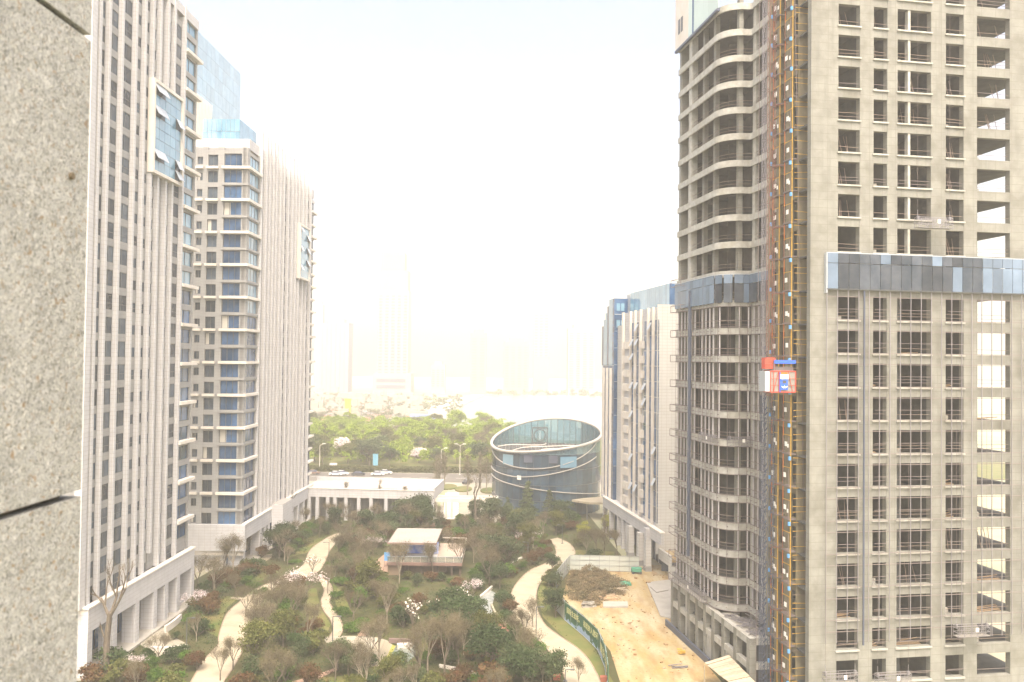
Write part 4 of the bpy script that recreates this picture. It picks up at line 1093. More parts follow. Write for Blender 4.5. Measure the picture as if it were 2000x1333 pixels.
# shed roof of boards at the foot of the tower
sh = thing('board_shed', 'low shed with a roof of loose pale boards at the foot of the raw tower', 'shed', (*G(1405, 1335), 0), 0.1)
a_ = [G(1376, 1296, 2.6), G(1424, 1281, 3.2), G(1480, 1338, 3.0), G(1438, 1345, 2.4)]
ox, oy = G(1405, 1335); M_BOARD = mat('weathered_board', (.42, .36, .27), .9, rnd=.2, col2=(.34, .29, .21), scale=2)
sh.rotation_euler = (0, 0, 0)
for i in range(12):
    t0, t1 = i / 12, (i + .93) / 12
    P0 = Vector((*a_[0], 2.6)); P1 = Vector((*a_[1], 3.2)); P2 = Vector((*a_[2], 3.0)); P3 = Vector((*a_[3], 2.4)); off = Vector((ox, oy, 0)); j = random.uniform(-.05, .05)
    A = P0.lerp(P3, t0) - off; B = P1.lerp(P2, t0) - off; D = P1.lerp(P2, t1) - off; E_ = P0.lerp(P3, t1) - off
    b = MB(); up = Vector((0, 0, .05)); w = Vector((0, 0, j))
    b.face([A + w, E_ + w, D + w, B + w]); b.face([B + w + up, D + w + up, E_ + w + up, A + w + up]); b.face([A + w, A + w + up, E_ + w + up, E_ + w]); b.face([E_ + w, E_ + w + up, D + w + up, D + w]); b.face([B + w, B + w + up, A + w + up, A + w])
    b.build('roof_board', M_BOARD, sh)
for q in a_: MB().bar((q[0] - ox, q[1] - oy, 0), (q[0] - ox, q[1] - oy, 2.4), .07).build('post', M_BOARD, sh)

# ------------------------------------------------------------------ hoardings round the yard
def hoarding(name, label, pts, h, m, step, post, frame_m=None):
    r = thing(name, label, 'fence', (*pts[0], 0)); ox, oy = pts[0]; P = [(x - ox, y - oy) for x, y in pts]
    for (x0, y0), (x1, y1) in zip(P, P[1:]):
        L = math.hypot(x1 - x0, y1 - y0); n = max(1, round(L / step)); a = math.atan2(y1 - y0, x1 - x0)
        for i in range(n):
            k = (i + .5) / n; w = L / n
            me = _bc.setdefault((name, round(w, 2)), MB().box(-w / 2 + .02, w / 2 - .02, -.03, .03, .08, h).mesh('panel', m))
            o = link('panel', me, r, (x0 + (x1 - x0) * k, y0 + (y1 - y0) * k, 0), a)
            o.rotation_euler = (random.uniform(-.02, .02), 0, a)
            px_, py_ = x0 + (x1 - x0) * i / n, y0 + (y1 - y0) * i / n
            MB().bar((px_, py_, 0), (px_, py_, h + .06), .05).build('post', post, r)
        for z in ((.1, h - .05) if frame_m is None else (.1, h * .36, h * .68, h - .03)):
            d = (-(y1 - y0) / L * .06, (x1 - x0) / L * .06); s = -1
            MB().bar((x0 + d[0] * s, y0 + d[1] * s, z), (x1 + d[0] * s, y1 + d[1] * s, z), .035).build('rail', post, r)
    return r
M_HOARD = mat('green_poster', (0.012, 0.085, 0.045), 0.6, col2=(0.03, 0.13, 0.07), scale=.5)
nt = M_HOARD.node_tree; p = nt.nodes['Principled BSDF']; src = p.inputs['Base Color'].links[0].from_socket      # printed trees and sky along the foot
g_ = nt.nodes.new('ShaderNodeNewGeometry'); sx = nt.nodes.new('ShaderNodeSeparateXYZ'); nt.links.new(g_.outputs['Position'], sx.inputs[0])
n_ = nt.nodes.new('ShaderNodeTexNoise'); n_.inputs['Scale'].default_value = 0.9; n_.inputs['Detail'].default_value = 5; nt.links.new(g_.outputs['Position'], n_.inputs['Vector'])
ma = nt.nodes.new('ShaderNodeMath'); ma.operation = 'MULTIPLY_ADD'; nt.links.new(n_.outputs['Fac'], ma.inputs[0]); ma.inputs[1].default_value = -3.4; nt.links.new(sx.outputs[2], ma.inputs[2])
r_ = nt.nodes.new('ShaderNodeMapRange'); r_.inputs['From Min'].default_value = -1.15; r_.inputs['From Max'].default_value = -1.3; nt.links.new(ma.outputs[0], r_.inputs['Value'])
x_ = nt.nodes.new('ShaderNodeMix'); x_.data_type = 'RGBA'; nt.links.new(r_.outputs[0], x_.inputs['Factor']); nt.links.new(src, x_.inputs['A']); x_.inputs['B'].default_value = (0.30, 0.42, 0.60, 1); nt.links.new(x_.outputs['Result'], p.inputs['Base Color'])
M_GREYP = mat('pale_sheet_panel', (0.46, 0.50, 0.46), 0.5, col2=(.4, .44, .41), scale=.4, rnd=.06)
HH = 2.9
hp = [G(1098, 1196), G(1107, 1216), G(1143, 1247), G(1171, 1273), G(1180, 1300), G(1192, 1345)]
hp = [G(1103, 1212), G(1140, 1243), G(1168, 1271), G(1182, 1305), G(1188, 1345)]
hr = hoarding('site_hoarding', 'dark green printed hoarding with pale yellow lettering between the cream path and the orange yard', hp, HH, M_HOARD, 2.4, M_LFRAME)
hoarding('site_hoarding', 'bare grey end panels of the hoarding, behind the round tree at the yard corner', [G(1086, 1192), G(1103, 1212)], HH, M_GREYP, 2.4, M_STEEL)
fe = thing('site_fence', 'pale green-grey sheet fence with dark rails across the far end of the orange yard', 'fence', (*G(1113, 1113), 0))
fe2 = None
bpy.data.objects.remove(fe)
hoarding('site_fence', 'pale green-grey sheet fence with dark rails across the far end of the orange yard', [G(1113, 1115), G(1248, 1118)], 3.0, M_GREYP, 1.9, M_STEEL, True)
hoarding('site_fence', 'narrow grey sheet fence running toward the camera along the right garden path', [G(1086, 1150), G(1113, 1115)], 3.0, M_GREYP, 1.9, M_STEEL, True)
M_TEXT = mat('pale_yellow_print', (0.62, 0.62, 0.30), 0.6)
def text_on(root, a, b, s, z, size, sxx=1.0):
    cu = bpy.data.curves.new('hoarding_lettering', 'FONT'); cu.body = s; cu.size = size; cu.extrude = .004; cu.offset = .012; cu.materials.append(M_TEXT)
    tmp = bpy.data.objects.new('lettering_source', cu); C.objects.link(tmp); bpy.context.view_layer.update()
    me = bpy.data.meshes.new_from_object(tmp.evaluated_get(bpy.context.evaluated_depsgraph_get())); bpy.data.objects.remove(tmp)
    o = bpy.data.objects.new('lettering', me); C.objects.link(o); o.parent = root; ox, oy = hp[0]
    d = math.atan2(b[1] - a[1], b[0] - a[0]); nx, ny = math.sin(d), -math.cos(d)
    o.location = (a[0] - ox + nx * .075, a[1] - oy + ny * .075, z); o.rotation_euler = (math.pi / 2, 0, d); o.scale = (sxx, 1, 1)
mixp = lambda a, b, k: (a[0] + (b[0] - a[0]) * k, a[1] + (b[1] - a[1]) * k)
text_on(hr, mixp(hp[0], hp[1], .12), hp[1], '国际生态城，', 1.55, .95, 1.0)
text_on(hr, mixp(hp[0], hp[1], 1.0), hp[2], '和谐的人居环境', 1.5, 1.0, 1.0)
text_on(hr, mixp(hp[2], hp[3], .35), hp[3], '建设', 1.0, 1.35, 1.5)
text_on(hr, mixp(hp[3], hp[4], .1), hp[4], '花园', 1.0, 1.35, 1.5)

# things lying in the yard
M_WEED = mat('dry_weeds', (0.20, 0.15, 0.085), .95, col2=(0.11, 0.10, 0.05), scale=.6)
M_TIMBER = mat('timber', (.42, .31, .2), .9, rnd=.25); M_TARP = mat('green_tarpaulin', (.07, .3, .2), .7)
def pile(name, label, cat, px, py, m, n, l, w, hgt):
    r = thing(name, label, cat, (*G(px, py), 0.03))
    for i in range(n):
        b = MB(); ll = l * random.uniform(.6, 1.1)
        b.box(-ll, ll, -w, w, 0, w * 1.2, Matrix.Rotation(random.gauss(.1, .3), 3, 'Z'))
        b.build('piece', m, r).location = (random.uniform(-l, l) * .5, random.uniform(-1, 1) * l * .4, (i % 5) * w * 1.25)
pile('timber_pile', 'scattered pile of timber by the weeds in the middle of the orange yard', 'timber pile', 1192, 1172, M_TIMBER, 16, 1.3, .12, .5)
pile('pallet_pile', 'pale boards piled beyond the timber pile in the orange yard', 'boards', 1205, 1158, M_BOARD, 14, 1.3, .12, .5)
pile('rubble_line', 'white rubble along the edge of the weeds nearest the green hoarding', 'rubble', 1150, 1186, M_SLAB, 14, 1.0, .14, .4)
pile('steel_bars', 'short stack of grey steel bars on the orange sand near the raw tower plinth', 'steel bars', 1323, 1305, M_STEEL, 7, 1.0, .06, .3)
pile('yellow_scraps', 'small yellow machine scraps on the orange sand by the plinth wall', 'scraps', 1330, 1279, M_YELLOW, 5, .5, .12, .3)
b = MB()
for k in range(24): b.box(-.7, .7, -.35, .35, 0, .12, Matrix.Translation((0, 0, 0)).to_3x3() @ Matrix.Rotation(k * .5, 3, 'Z'))
tp = MB()
gx = [[(i * .55 - 1.4, j * .45 - .9, .25 + .22 * math.sin(i * 1.7 + j) * math.cos(j * 2.1)) for j in range(5)] for i in range(6)]
for i in range(5):
    for j in range(4): tp.face([gx[i][j], gx[i + 1][j], gx[i + 1][j + 1], gx[i][j + 1]])
tp.ribbon([(-1.4, -.9), (1.35, -.9), (1.35, .9), (-1.4, .9)], -.02, .0, 0, .3)
o = tp.build('tarpaulin', M_TARP); o.location = (*G(1217, 1142), .05); tag(o, 'crumpled green tarpaulin beside the sandy track in the yard', 'tarpaulin')
sm = thing('site_machine', 'small blue-green site machine with a dark engine at the right end of the pale fence', 'machine', (*G(1243, 1121), 0.03))
MB().box(-.9, .9, -.5, .5, .4, 1.1).build('hopper', M_TARP, sm); MB().box(-.8, .8, -.4, .4, .2, .4).build('chassis', M_FRAME, sm)
for x in (-.7, .7):
    for y in (-.5, .5): MB().bar((x, y - .06, .25), (x, y + .06, .25), .25, n=10).build('wheel', M_FRAME, sm)
MB().bar((.9, 0, .8), (1.7, 0, 1.5), .12).build('chute', M_STEELD, sm)
M_RBRICK = mat('red_brick_block', (.32, .1, .06), .9)
for px, py, lab in ((1180, 1331, 'small red brick block at the bottom of the green hoarding'), (1087, 1328, 'red-brown block at the near end of the left lawn edge beside the cream path')):
    o = MB().box(-.45, .45, -.3, .3, 0, .5).box(-.5, .5, -.35, .35, .5, .58).build('brick_block', M_RBRICK); o.location = (*G(px, py), .03); tag(o, lab, 'block')

b = MB()
for i in range(260):
    while True:
        x, y = random.uniform(12, 32), random.uniform(100, 158)
        if (lambda P_: sum(((P_[j][1] > y) != (P_[j - 1][1] > y)) and x < (P_[j - 1][0] - P_[j][0]) * (y - P_[j][1]) / (P_[j - 1][1] - P_[j][1]) + P_[j][0] for j in range(len(P_))) % 2)(yard): break
    q = abs(random.gauss(0, .09)) + .04
    b.mi = i % 3; n = len(b.v); b.box(-q, q, -q * .7, q * .7, 0, q * .9, Matrix.Rotation(random.uniform(0, 3), 3, 'Z'))
    for v in range(n, len(b.v)): X, Y, Z = b.v[v]; b.v[v] = (X + x, Y + y, Z + .03)
tag(b.build('yard_rubble', [mat('dusty_stone', (.3, .25, .18), .95), mat('pale_clod', (.34, .24, .13), .95), mat('clods', (.24, .15, .07), .95)]), 'loose clods and rubble strewn over the orange yard', 'rubble', kind='stuff')
# ------------------------------------------------------------------ garden pavilion
def pavilion():
    a = G(756, 1099, 2.4); b_ = G(902, 1102, 2.4); W = b_[0] - a[0]
    yb = G(900, 1062, 2.4)[1]; D = yb - a[1]
    r = thing('garden_pavilion', 'raised garden deck with slatted white canopy roof in the middle of the garden', 'pavilion', (*a, 0), 0.0)
    MD = mat('pink_deck', (.40, .33, .27), .85, col2=(.35, .29, .24), scale=.5)
    MDK = mat('dark_brown_wall', (.10, .075, .06), .9)
    n = 24
    for i in range(n): pbox('deck_board', r, 0, W, D * i / n + .01, D * (i + 1) / n - .01, 2.2, 2.4, MD)
    pbox('deck_edge', r, -.05, W + .05, -.25, 0, 1.95, 2.46, mat('brown_edge', (.2, .13, .11), .8)); pbox('deck_beam', r, .2, W - .2, .3, D - .2, 1.9, 2.19, MDK)
    for x in (0.3, 3.4, 6.0, 9.0, 11.6, W - .6):
        pbox('post', r, x, x + .4, .6, 1.0, 0, 1.9, MDK)
    pbox('lower_wall', r, .5, W - 3, 2.6, 2.8, 0, 1.9, mat('brown_brick', (.17, .12, .09), .9, col2=(.12, .09, .07), scale=2)); pbox('lower_panel', r, 0.1, 2.4, .3, .5, 0, 1.9, mat('timber_panel', (.24, .18, .13), .8))
    # canopy
    z = 5.5
    f = Plane((a[0], a[1] + .8), (1, 0)); x0, x1 = f.u(757, 1061), f.u(852, 1064)
    yB = G(776, 1034, z)[1] - a[1]
    sh_ = G(776, 1034, z)[0] - a[0] - x0; n = 13
    zc = f.z(800, 1062)
    for i in range(n):
        y = .8 + (yB - .8) * i / n
        pbox('roof_slat', r, x0, x1, y, y + (yB - .8) / n - .3, zc, zc + .05, mat('slat_white', (.36, .34, .315), .6))
        pbox('gap_shade_strip', r, x0 + .1, x1 - .1, y + (yB - .8) / n - .3, y + (yB - .8) / n, zc - .08, zc - .03, mat('slat_gap_shade', (.22, .19, .17), .8))  # solid dark strip standing in for the shade in each slat gap
    pbox('roof_fascia', r, x0 - .05, x1 + .05, .7, .8, zc - .18, zc + .16, mat('brown_edge2', (.24, .17, .15), .8))
    for x in (x0 - .08, x1): pbox('roof_fascia', r, x, x + .08, .8, yB, zc - .1, zc + .16, MDK)
    for x, y in ((x0 + .5, 1.2), (x0 + 2.2, 1.2), (x1 - 1.6, 1.2), (x1 - .5, yB - 1), (x0 + .5, yB - 1), (x1 - 1.3, 5)): pbox('canopy_post', r, x, x + .16, y, y + .16, 2.4, zc, M_FRAME)
    pbox('service_box', r, x0 + .3, x0 + 1.9, 4.2, 6, 2.4, zc - .05, MDK)
    # balustrade
    GL = glass_mat('balustrade_glass', (.55, .6, .56), .2)
    for i in range(9): pbox('glass_panel', r, i * W / 9 + .03, (i + 1) * W / 9 - .03, .05, .08, 2.5, 3.5, GL)
    for i in range(7): pbox('glass_panel', r, W - .1, W - .07, i * D / 7 + .03, (i + 1) * D / 7 - .03, 2.5, 3.5, GL)
    pbox('handrail', r, 0, W, .02, .1, 3.5, 3.56, M_LFRAME); pbox('handrail', r, W - .14, W - .02, 0.1, D, 3.5, 3.56, M_WHITE); pbox('handrail', r, x1, W - .14, D - .1, D, 3.5, 3.58, M_WHITE)
    return a, r, x0, x1, yB
PA, PR, px0, px1, pyB = pavilion()
M_BLOTCH = mat('blue_white_blotches', (.75, .80, .86), .5, col2=(.08, .20, .75), scale=.42, detail=2)  # noise mixes white and blue blotches over the panel
o = MB().box(-3.6, 3.6, -.05, .05, 0, 2.2).build('blue_white_screen', M_BLOTCH); o.location = (PA[0] + 5.2, PA[1] + 6.6, 2.55)
tag(o, 'white screen with blue shapes standing on the deck under the slatted canopy', 'screen')
o2 = MB().box(-3.5, 3.5, -1.2, 1.2, 0, .03).build('mat', M_SIGN); o2.location = (PA[0] + 5.2, PA[1] + 5.2, 2.41); tag(o2, 'pale mat lying on the deck in front of the blue and white screen', 'mat')
bb = thing('blue_banner', 'little blue banner stand at the left edge of the garden deck', 'banner', (PA[0] - .9, PA[1] + 6, 0.02))
MB().box(-.55, .55, -.03, .03, 1.2, 2.8).build('cloth', M_LBLUE, bb); MB().bar((-.5, 0, 0), (-.5, 0, 2.8), .03).bar((.5, 0, 0), (.5, 0, 2.8), .03).build('stand', M_FRAME, bb)

# ------------------------------------------------------------------ walls, rill, benches, lamps
def low_wall(name, label, pts, h, w, m, cat='wall'):
    P = smooth(GP(pts), 4) if len(pts) > 2 else GP(pts); ox, oy = P[0]
    o = MB().ribbon([(x - ox, y - oy) for x, y in P], -w / 2, w / 2, 0, h).build(name, m); o.location = (ox, oy, 0.02); tag(o, label, cat); return o
for i, (pts, lab) in enumerate([([(386, 1118), (402, 1093), (418, 1093)], 'first white angled planter wall beside the near left tower podium'), ([(404, 1117), (426, 1093), (438, 1094), (416, 1113)], 'middle white angled planter wall left of the bushes'),
        ([(424, 1116), (440, 1104), (455, 1094)], 'rightmost white angled planter wall left of the bushes')]):
    low_wall('planter_wall', lab, pts, 1.1, .45, M_WHITE)
low_wall('terrace_wall', 'pale sloping wall running from the near left tower podium into the garden', [(322, 1237), (337, 1227), (353, 1213)], 1.0, .35, M_WHITE)
sheet('entrance_terrace', GP([(262, 1250), (300, 1226), (325, 1228), (330, 1240), (362, 1257), (366, 1280), (300, 1284), (285, 1268)]), .05, M_PLAZA)
NOPLANT.append(GP([(262, 1250), (300, 1226), (325, 1228), (330, 1240), (362, 1257), (366, 1280), (300, 1284), (285, 1268)]))
low_wall('terrace_edge', 'low cream wall along the front of the near tower entrance terrace', [(290, 1272), (330, 1273), (366, 1268)], .6, .4, M_WHITE)
low_wall('path_edge', 'short cream stone strip joining the left path at its lawn', [(452, 1169), (482, 1172)], .15, .8, M_PATH, 'kerb')
low_wall('planter_ledge', 'thin pale ledge at the foot of the near left tower podium', [(315, 1206), (345, 1190), (366, 1172)], .7, .35, M_STONE)
rill = GP([(938, 1162), (955, 1152), (968, 1159), (962, 1180), (962, 1196), (970, 1212), (966, 1224), (975, 1238), (958, 1242), (962, 1226), (952, 1208), (944, 1190), (936, 1175)])
sheet('rill', rill, .03, mat('rill_stones', (.36, .37, .36), .4, col2=(.16, .2, .2), scale=1.2, detail=4)); NOPLANT.append(rill)
low_wall('rill_kerb', 'curved cream kerb wall on the right bank of the grey rill', [(960, 1186), (966, 1200), (975, 1212), (992, 1226), (1010, 1238)], .5, .3, M_PATH, 'kerb')
sheet('red_bed', GP([(972, 1214), (986, 1225), (1000, 1236), (980, 1232), (966, 1222)]), .034, mat('red_gravel', (.24, .11, .08), .9))
low_wall('rill_bench', 'straight pale stone bench above the head of the rill', [(938, 1170), (961, 1150)], .5, .3, M_WHITE, 'bench')
low_wall('rill_bench', 'red-brown and white stone bench below the foot of the rill', [(938, 1238), (958, 1238)], .5, .4, M_PINK, 'bench')
low_wall('garden_edge', 'long curved white edging at the bottom centre of the garden', [(858, 1304), (890, 1310), (922, 1318), (945, 1328), (962, 1343)], .4, .25, M_WHITE, 'kerb')
low_wall('long_bench', 'long dark-edged bench wall at the right end of the plaza', [(760, 1256), (790, 1257), (818, 1259)], .6, .4, mat('dark_bench', (.18, .13, .12), .7), 'bench')
sheet('pond', GP([(765, 1262), (810, 1260), (812, 1280), (790, 1300), (752, 1304)]), .035, M_POND); NOPLANT.append(GP([(765, 1262), (810, 1260), (812, 1280), (790, 1300), (752, 1304)]))
sheet('dark_pond', GP([(806, 1165), (826, 1158), (832, 1170), (824, 1182), (808, 1180)]), .035, M_POND); NOPLANT.append(GP([(806, 1165), (826, 1158), (832, 1170), (824, 1182), (808, 1180)]))
o = low_wall('stone_seat', 'white block seat beside the near side of the small plaza pond', [(776, 1266), (806, 1264)], .5, .9, M_WHITE, 'seat')
low_wall('stone_seat', 'pink block seat by the dark pond among the bushes', [(834, 1186), (848, 1183)], .5, 1.2, M_PINK, 'seat')
low_wall('stone_seat', 'short pink stone wall behind the garden pavilion', [(826, 1030), (850, 1030)], .9, .6, M_PINK, 'seat')
low_wall('step_strip', 'thin white strip crossing the planting left of the right path', [(992, 1104), (1008, 1096), (1024, 1089)], .3, .3, M_WHITE, 'kerb')
def lamp(px, py, h, label, side=1, white=False, double=False):
    m = M_WHITE if white else M_FRAME
    r = thing('street_lamp' if white else 'garden_lamp', label, 'lamp', (*G(px, py), 0.02), 0.0)
    b = MB(); b.bar((0, 0, 0), (0, 0, h), .12 if white else .07, .07 if white else .06, 6); b.build('pole', m, r)
    MB().box(-.25, .25, -.25, .25, 0, .12).build('base', m, r)
    for s in ((-1, 1) if double else (side,)):
        MB().bar((0, 0, h - .05), (s * (1.2 if white else .8), 0, h + (.5 if white else 0)), .07 if white else .05).build('arm', m, r)
        MB().box(min(s * .6, s * 1.1) if not white else min(s * .9, s * 1.9), max(s * .6, s * 1.1) if not white else max(s * .9, s * 1.9), -.16, .16, h - .06 if not white else h + .45, h + .04 if not white else h + .62).build('lamp_head', M_SIGN if white else m, r)
lamp(642, 1106, 4.5, 'thin dark garden lamp beside the upper end of the left path', -1)
lamp(1047, 1249, 4.6, 'thin dark garden lamp with its arm over the right path above the bottom edge', 1)
lamp(1098, 1062, 4.0, 'thin garden lamp at the far end of the right path', -1)
lamp(1103, 1030, 4.0, 'thin garden lamp among bushes in front of the oval glass hall', -1)
lamp(1031, 1095, 3.6, 'thin garden lamp left of the right path, half hidden by bushes', -1)
lamp(364, 1268, 4.2, 'thin dark garden lamp by the near left tower terrace', 1)
lamp(649, 1286, 5.5, 'thin dark pole lamp at the left corner of the plaza', 1)
lamp(1104, 1332, 1.5, 'low T-topped garden lamp at the bottom edge of the right path', 1)
lamp(624, 921, 9.0, 'white street lamp on the road next to the far left tower', 1, True)
lamp(861, 952, 11.5, 'white street lamp at the right end of the low link building', 1, True)
lamp(898, 928, 10.0, 'white double-armed street lamp on the far side of the road', 1, True, True)

def car(px, py, label, m, yaw=0.0, z=0.05):
    r = thing('car', label, 'car', (*G(px, py), z), yaw, 'cars on the road behind the link building')
    prof = [(-2.2, .35), (2.2, .35), (2.25, .75), (1.3, .95), (-2.0, .98), (-2.25, .8)]
    b = MB(); n = len(prof)
    for y in (-.85, .85): b.v += [(x, y, z_) for x, z_ in prof]
    b.f = [tuple(range(n)), tuple(range(2 * n - 1, n - 1, -1))] + [(i, (i + 1) % n, n + (i + 1) % n, n + i) for i in range(n)]; b.m = [0] * len(b.f)
    b.build('body', m, r)
    b = MB(); pf = [(-1.7, .97), (1.15, .95), (.45, 1.42), (-1.1, 1.45)]; n = 4
    for y in (-.72, .72): b.v += [(x, y, z_) for x, z_ in pf]
    b.f = [tuple(range(n)), tuple(range(2 * n - 1, n - 1, -1))] + [(i, (i + 1) % n, n + (i + 1) % n, n + i) for i in range(n)]; b.m = [0] * len(b.f)
    b.build('cabin', M_DARKBLUE, r); MB().box(-1.05, .42, -.7, .7, 1.44, 1.49).build('roof', m, r)
    for x in (-1.35, 1.35):
        for y in (-.86, .86): MB().bar((x, y - .1, .32), (x, y + .1, .32), .32, n=10).build('wheel', M_FRAME, r)
M_CW = mat('white_car_paint', (.75, .75, .74), .3, coat=.5); M_CB = mat('dark_car_paint', (.03, .035, .05), .3, coat=.5); M_CR = mat('brown_car_paint', (.18, .12, .1), .3, coat=.5)
car(656, 929.5, 'leftmost white car on the road, left of the dark saloon', M_CW); car(668, 928.5, 'white car touching the back of the leftmost white car on the road', M_CW)
car(700, 929.5, 'dark saloon car on the road between the white cars', M_CB)
car(738, 929.5, 'white car on the road right of the dark saloon', M_CW); car(753, 926.8, 'small white car farthest right of those on the road', M_CW)
car(612, 927, 'brown car on the road partly behind the edge of the far left tower', M_CR); car(913, 946, 'dark car parked on the drive in front of the white gateway', M_CB, 1.2, .07)
for px, py, lab in ((876, 953, 'left grassy island on the forecourt drive'), (955, 960, 'right grassy island beside the oval hall'), (905, 957, 'small round flower bed in the middle of the forecourt')):
    x, y = G(px, py); o = MB().prism([(x + 2.6 * math.cos(a * .4), y + 5 * math.sin(a * .4)) for a in range(16)], .05, .4).build('planting_island', M_LAWN); o['kind'] = 'structure'
o = MB().box(-1.2, 1.2, -.7, .7, 0, 2.2).build('kiosk', M_WHITE); o.location = (*G(651, 918), .05); tag(o, 'small cream kiosk box on the pavement left behind the cars', 'kiosk')
o = MB().box(-.9, .9, -.1, .1, 0, 5.2).box(-1.0, 1.0, -.14, .14, 5.2, 5.4).build('blue_sign', mat('pale_blue_sign', (.12, .32, .45), .5)); o.location = (*G(733, 917), .05); tag(o, 'upright pale blue sign board at the edge of the park trees', 'sign')

# ------------------------------------------------------------------ vegetation
def leaf_mat(name, c1, c2, rnd=.22):
    m = mat(name, c1, .75, col2=c2, scale=1.4, rnd=rnd, spec=.25, detail=3); return m
L_DARK = leaf_mat('dark_evergreen_leaves', (0.022, 0.045, 0.012), (0.045, 0.075, 0.026))
L_OLIVE = leaf_mat('olive_leaves', (0.055, 0.07, 0.014), (0.10, 0.105, 0.028))
L_RED = leaf_mat('red_brown_leaves', (0.10, 0.045, 0.02), (0.07, 0.055, 0.02))
L_BRIGHT = leaf_mat('bright_green_leaves', (0.065, 0.13, 0.012), (0.035, 0.085, 0.010))
L_BROWN = leaf_mat('brown_twigs', (0.14, 0.12, 0.07), (0.085, 0.075, 0.04))
L_BLUEG = leaf_mat('grey_green_leaves', (0.042, 0.07, 0.028), (0.075, 0.10, 0.042))
L_YEL = leaf_mat('yellow_green_leaves', (0.26, 0.27, 0.03), (0.2, 0.23, 0.03), .1)
L_BLOS = leaf_mat('white_blossom', (0.72, 0.66, 0.66), (0.6, 0.5, 0.52), .05)
L_MAG = leaf_mat('magnolia_petals', (0.8, 0.78, 0.7), (0.8, 0.75, 0.68), .05)
L_SPRING = leaf_mat('spring_green_leaves', (0.22, 0.30, 0.015), (0.14, 0.22, 0.015), .2)
M_BARK = mat('bark', (.15, .125, .095), .9, col2=(.10, .085, .065), scale=3)
M_BARKP = mat('pale_bark', (.27, .235, .185), .9, col2=(.2, .175, .13), scale=3)
def quads(P, size, flat=0.6, upright=0.0, col=1.0):
    """leaf quads centred on the points P"""
    n = len(P); a = RNG.normal(size=(n, 3)); a /= np.linalg.norm(a, axis=1)[:, None] + 1e-9
    r = RNG.normal(size=(n, 3)); b = np.cross(a, r); b /= np.linalg.norm(b, axis=1)[:, None] + 1e-9
    s = size * RNG.uniform(.6, 1.3, (n, 1)); a = a * s; b = b * s * flat
    V = np.stack([P - a - b * .4, P + b * -.9, P + a + b * .3, P + b], 1).reshape(-1, 3)
    return V
def add_quads(V0, V1): return V1 if V0 is None else np.concatenate([V0, V1])
def quad_mesh(name, V, m):
    me = bpy.data.meshes.new(name); n = len(V) // 4
    me.vertices.add(len(V)); me.vertices.foreach_set('co', V.astype(np.float32).ravel())
    me.loops.add(4 * n); me.loops.foreach_set('vertex_index', np.arange(4 * n, dtype=np.int32))
    me.polygons.add(n); me.polygons.foreach_set('loop_start', np.arange(0, 4 * n, 4, dtype=np.int32)); me.polygons.foreach_set('loop_total', np.full(n, 4, np.int32))
    me.materials.append(m); me.update(calc_edges=True); return me
def lobes(n_l, R, h0, h1, n, fill=.35, squash=.8):
    """points on the shells of several overlapping lobes, so the outline is uneven and gaps stay open"""
    out = []
    for i in range(n_l):
        a = RNG.uniform(0, 6.28); rr = R * RNG.uniform(.0, .68); z = h0 + (h1 - h0) * RNG.uniform(.2, .8)
        lr = R * RNG.uniform(.34, .6); k = n // n_l
        d = RNG.normal(size=(k, 3)); d /= np.linalg.norm(d, axis=1)[:, None]; d[:, 2] = np.where(d[:, 2] < -.3, -d[:, 2] * .6, d[:, 2])
        rad_ = lr * (1 - fill * RNG.random((k, 1)) ** 2) * (1 + .14 * RNG.normal(size=(k, 1)))
        p = d * rad_; p[:, 2] *= squash; out.append(p + np.array([rr * math.cos(a), rr * math.sin(a), z]))
    P = np.concatenate(out); P[:, 2] = np.maximum(P[:, 2], .05); return P
def branch(b, p, d, l, r, lev, spread, tips, up=.25, n=3):
    q = p + d * l; b.bar(p, q, r, r * .65, 5 if lev > 2 else 3, cap=False); 
    if lev == 0: tips.append(tuple(q)); return
    for i in range(n if lev > 1 else n + 1):
        v = Vector((random.gauss(0, spread), random.gauss(0, spread), random.gauss(0, spread * .6) + up)); nd_ = (d + v).normalized()
        branch(b, p + d * l * random.uniform(.55, 1), nd_, l * random.uniform(.6, .85), r * .6, lev - 1, spread, tips, up, n)
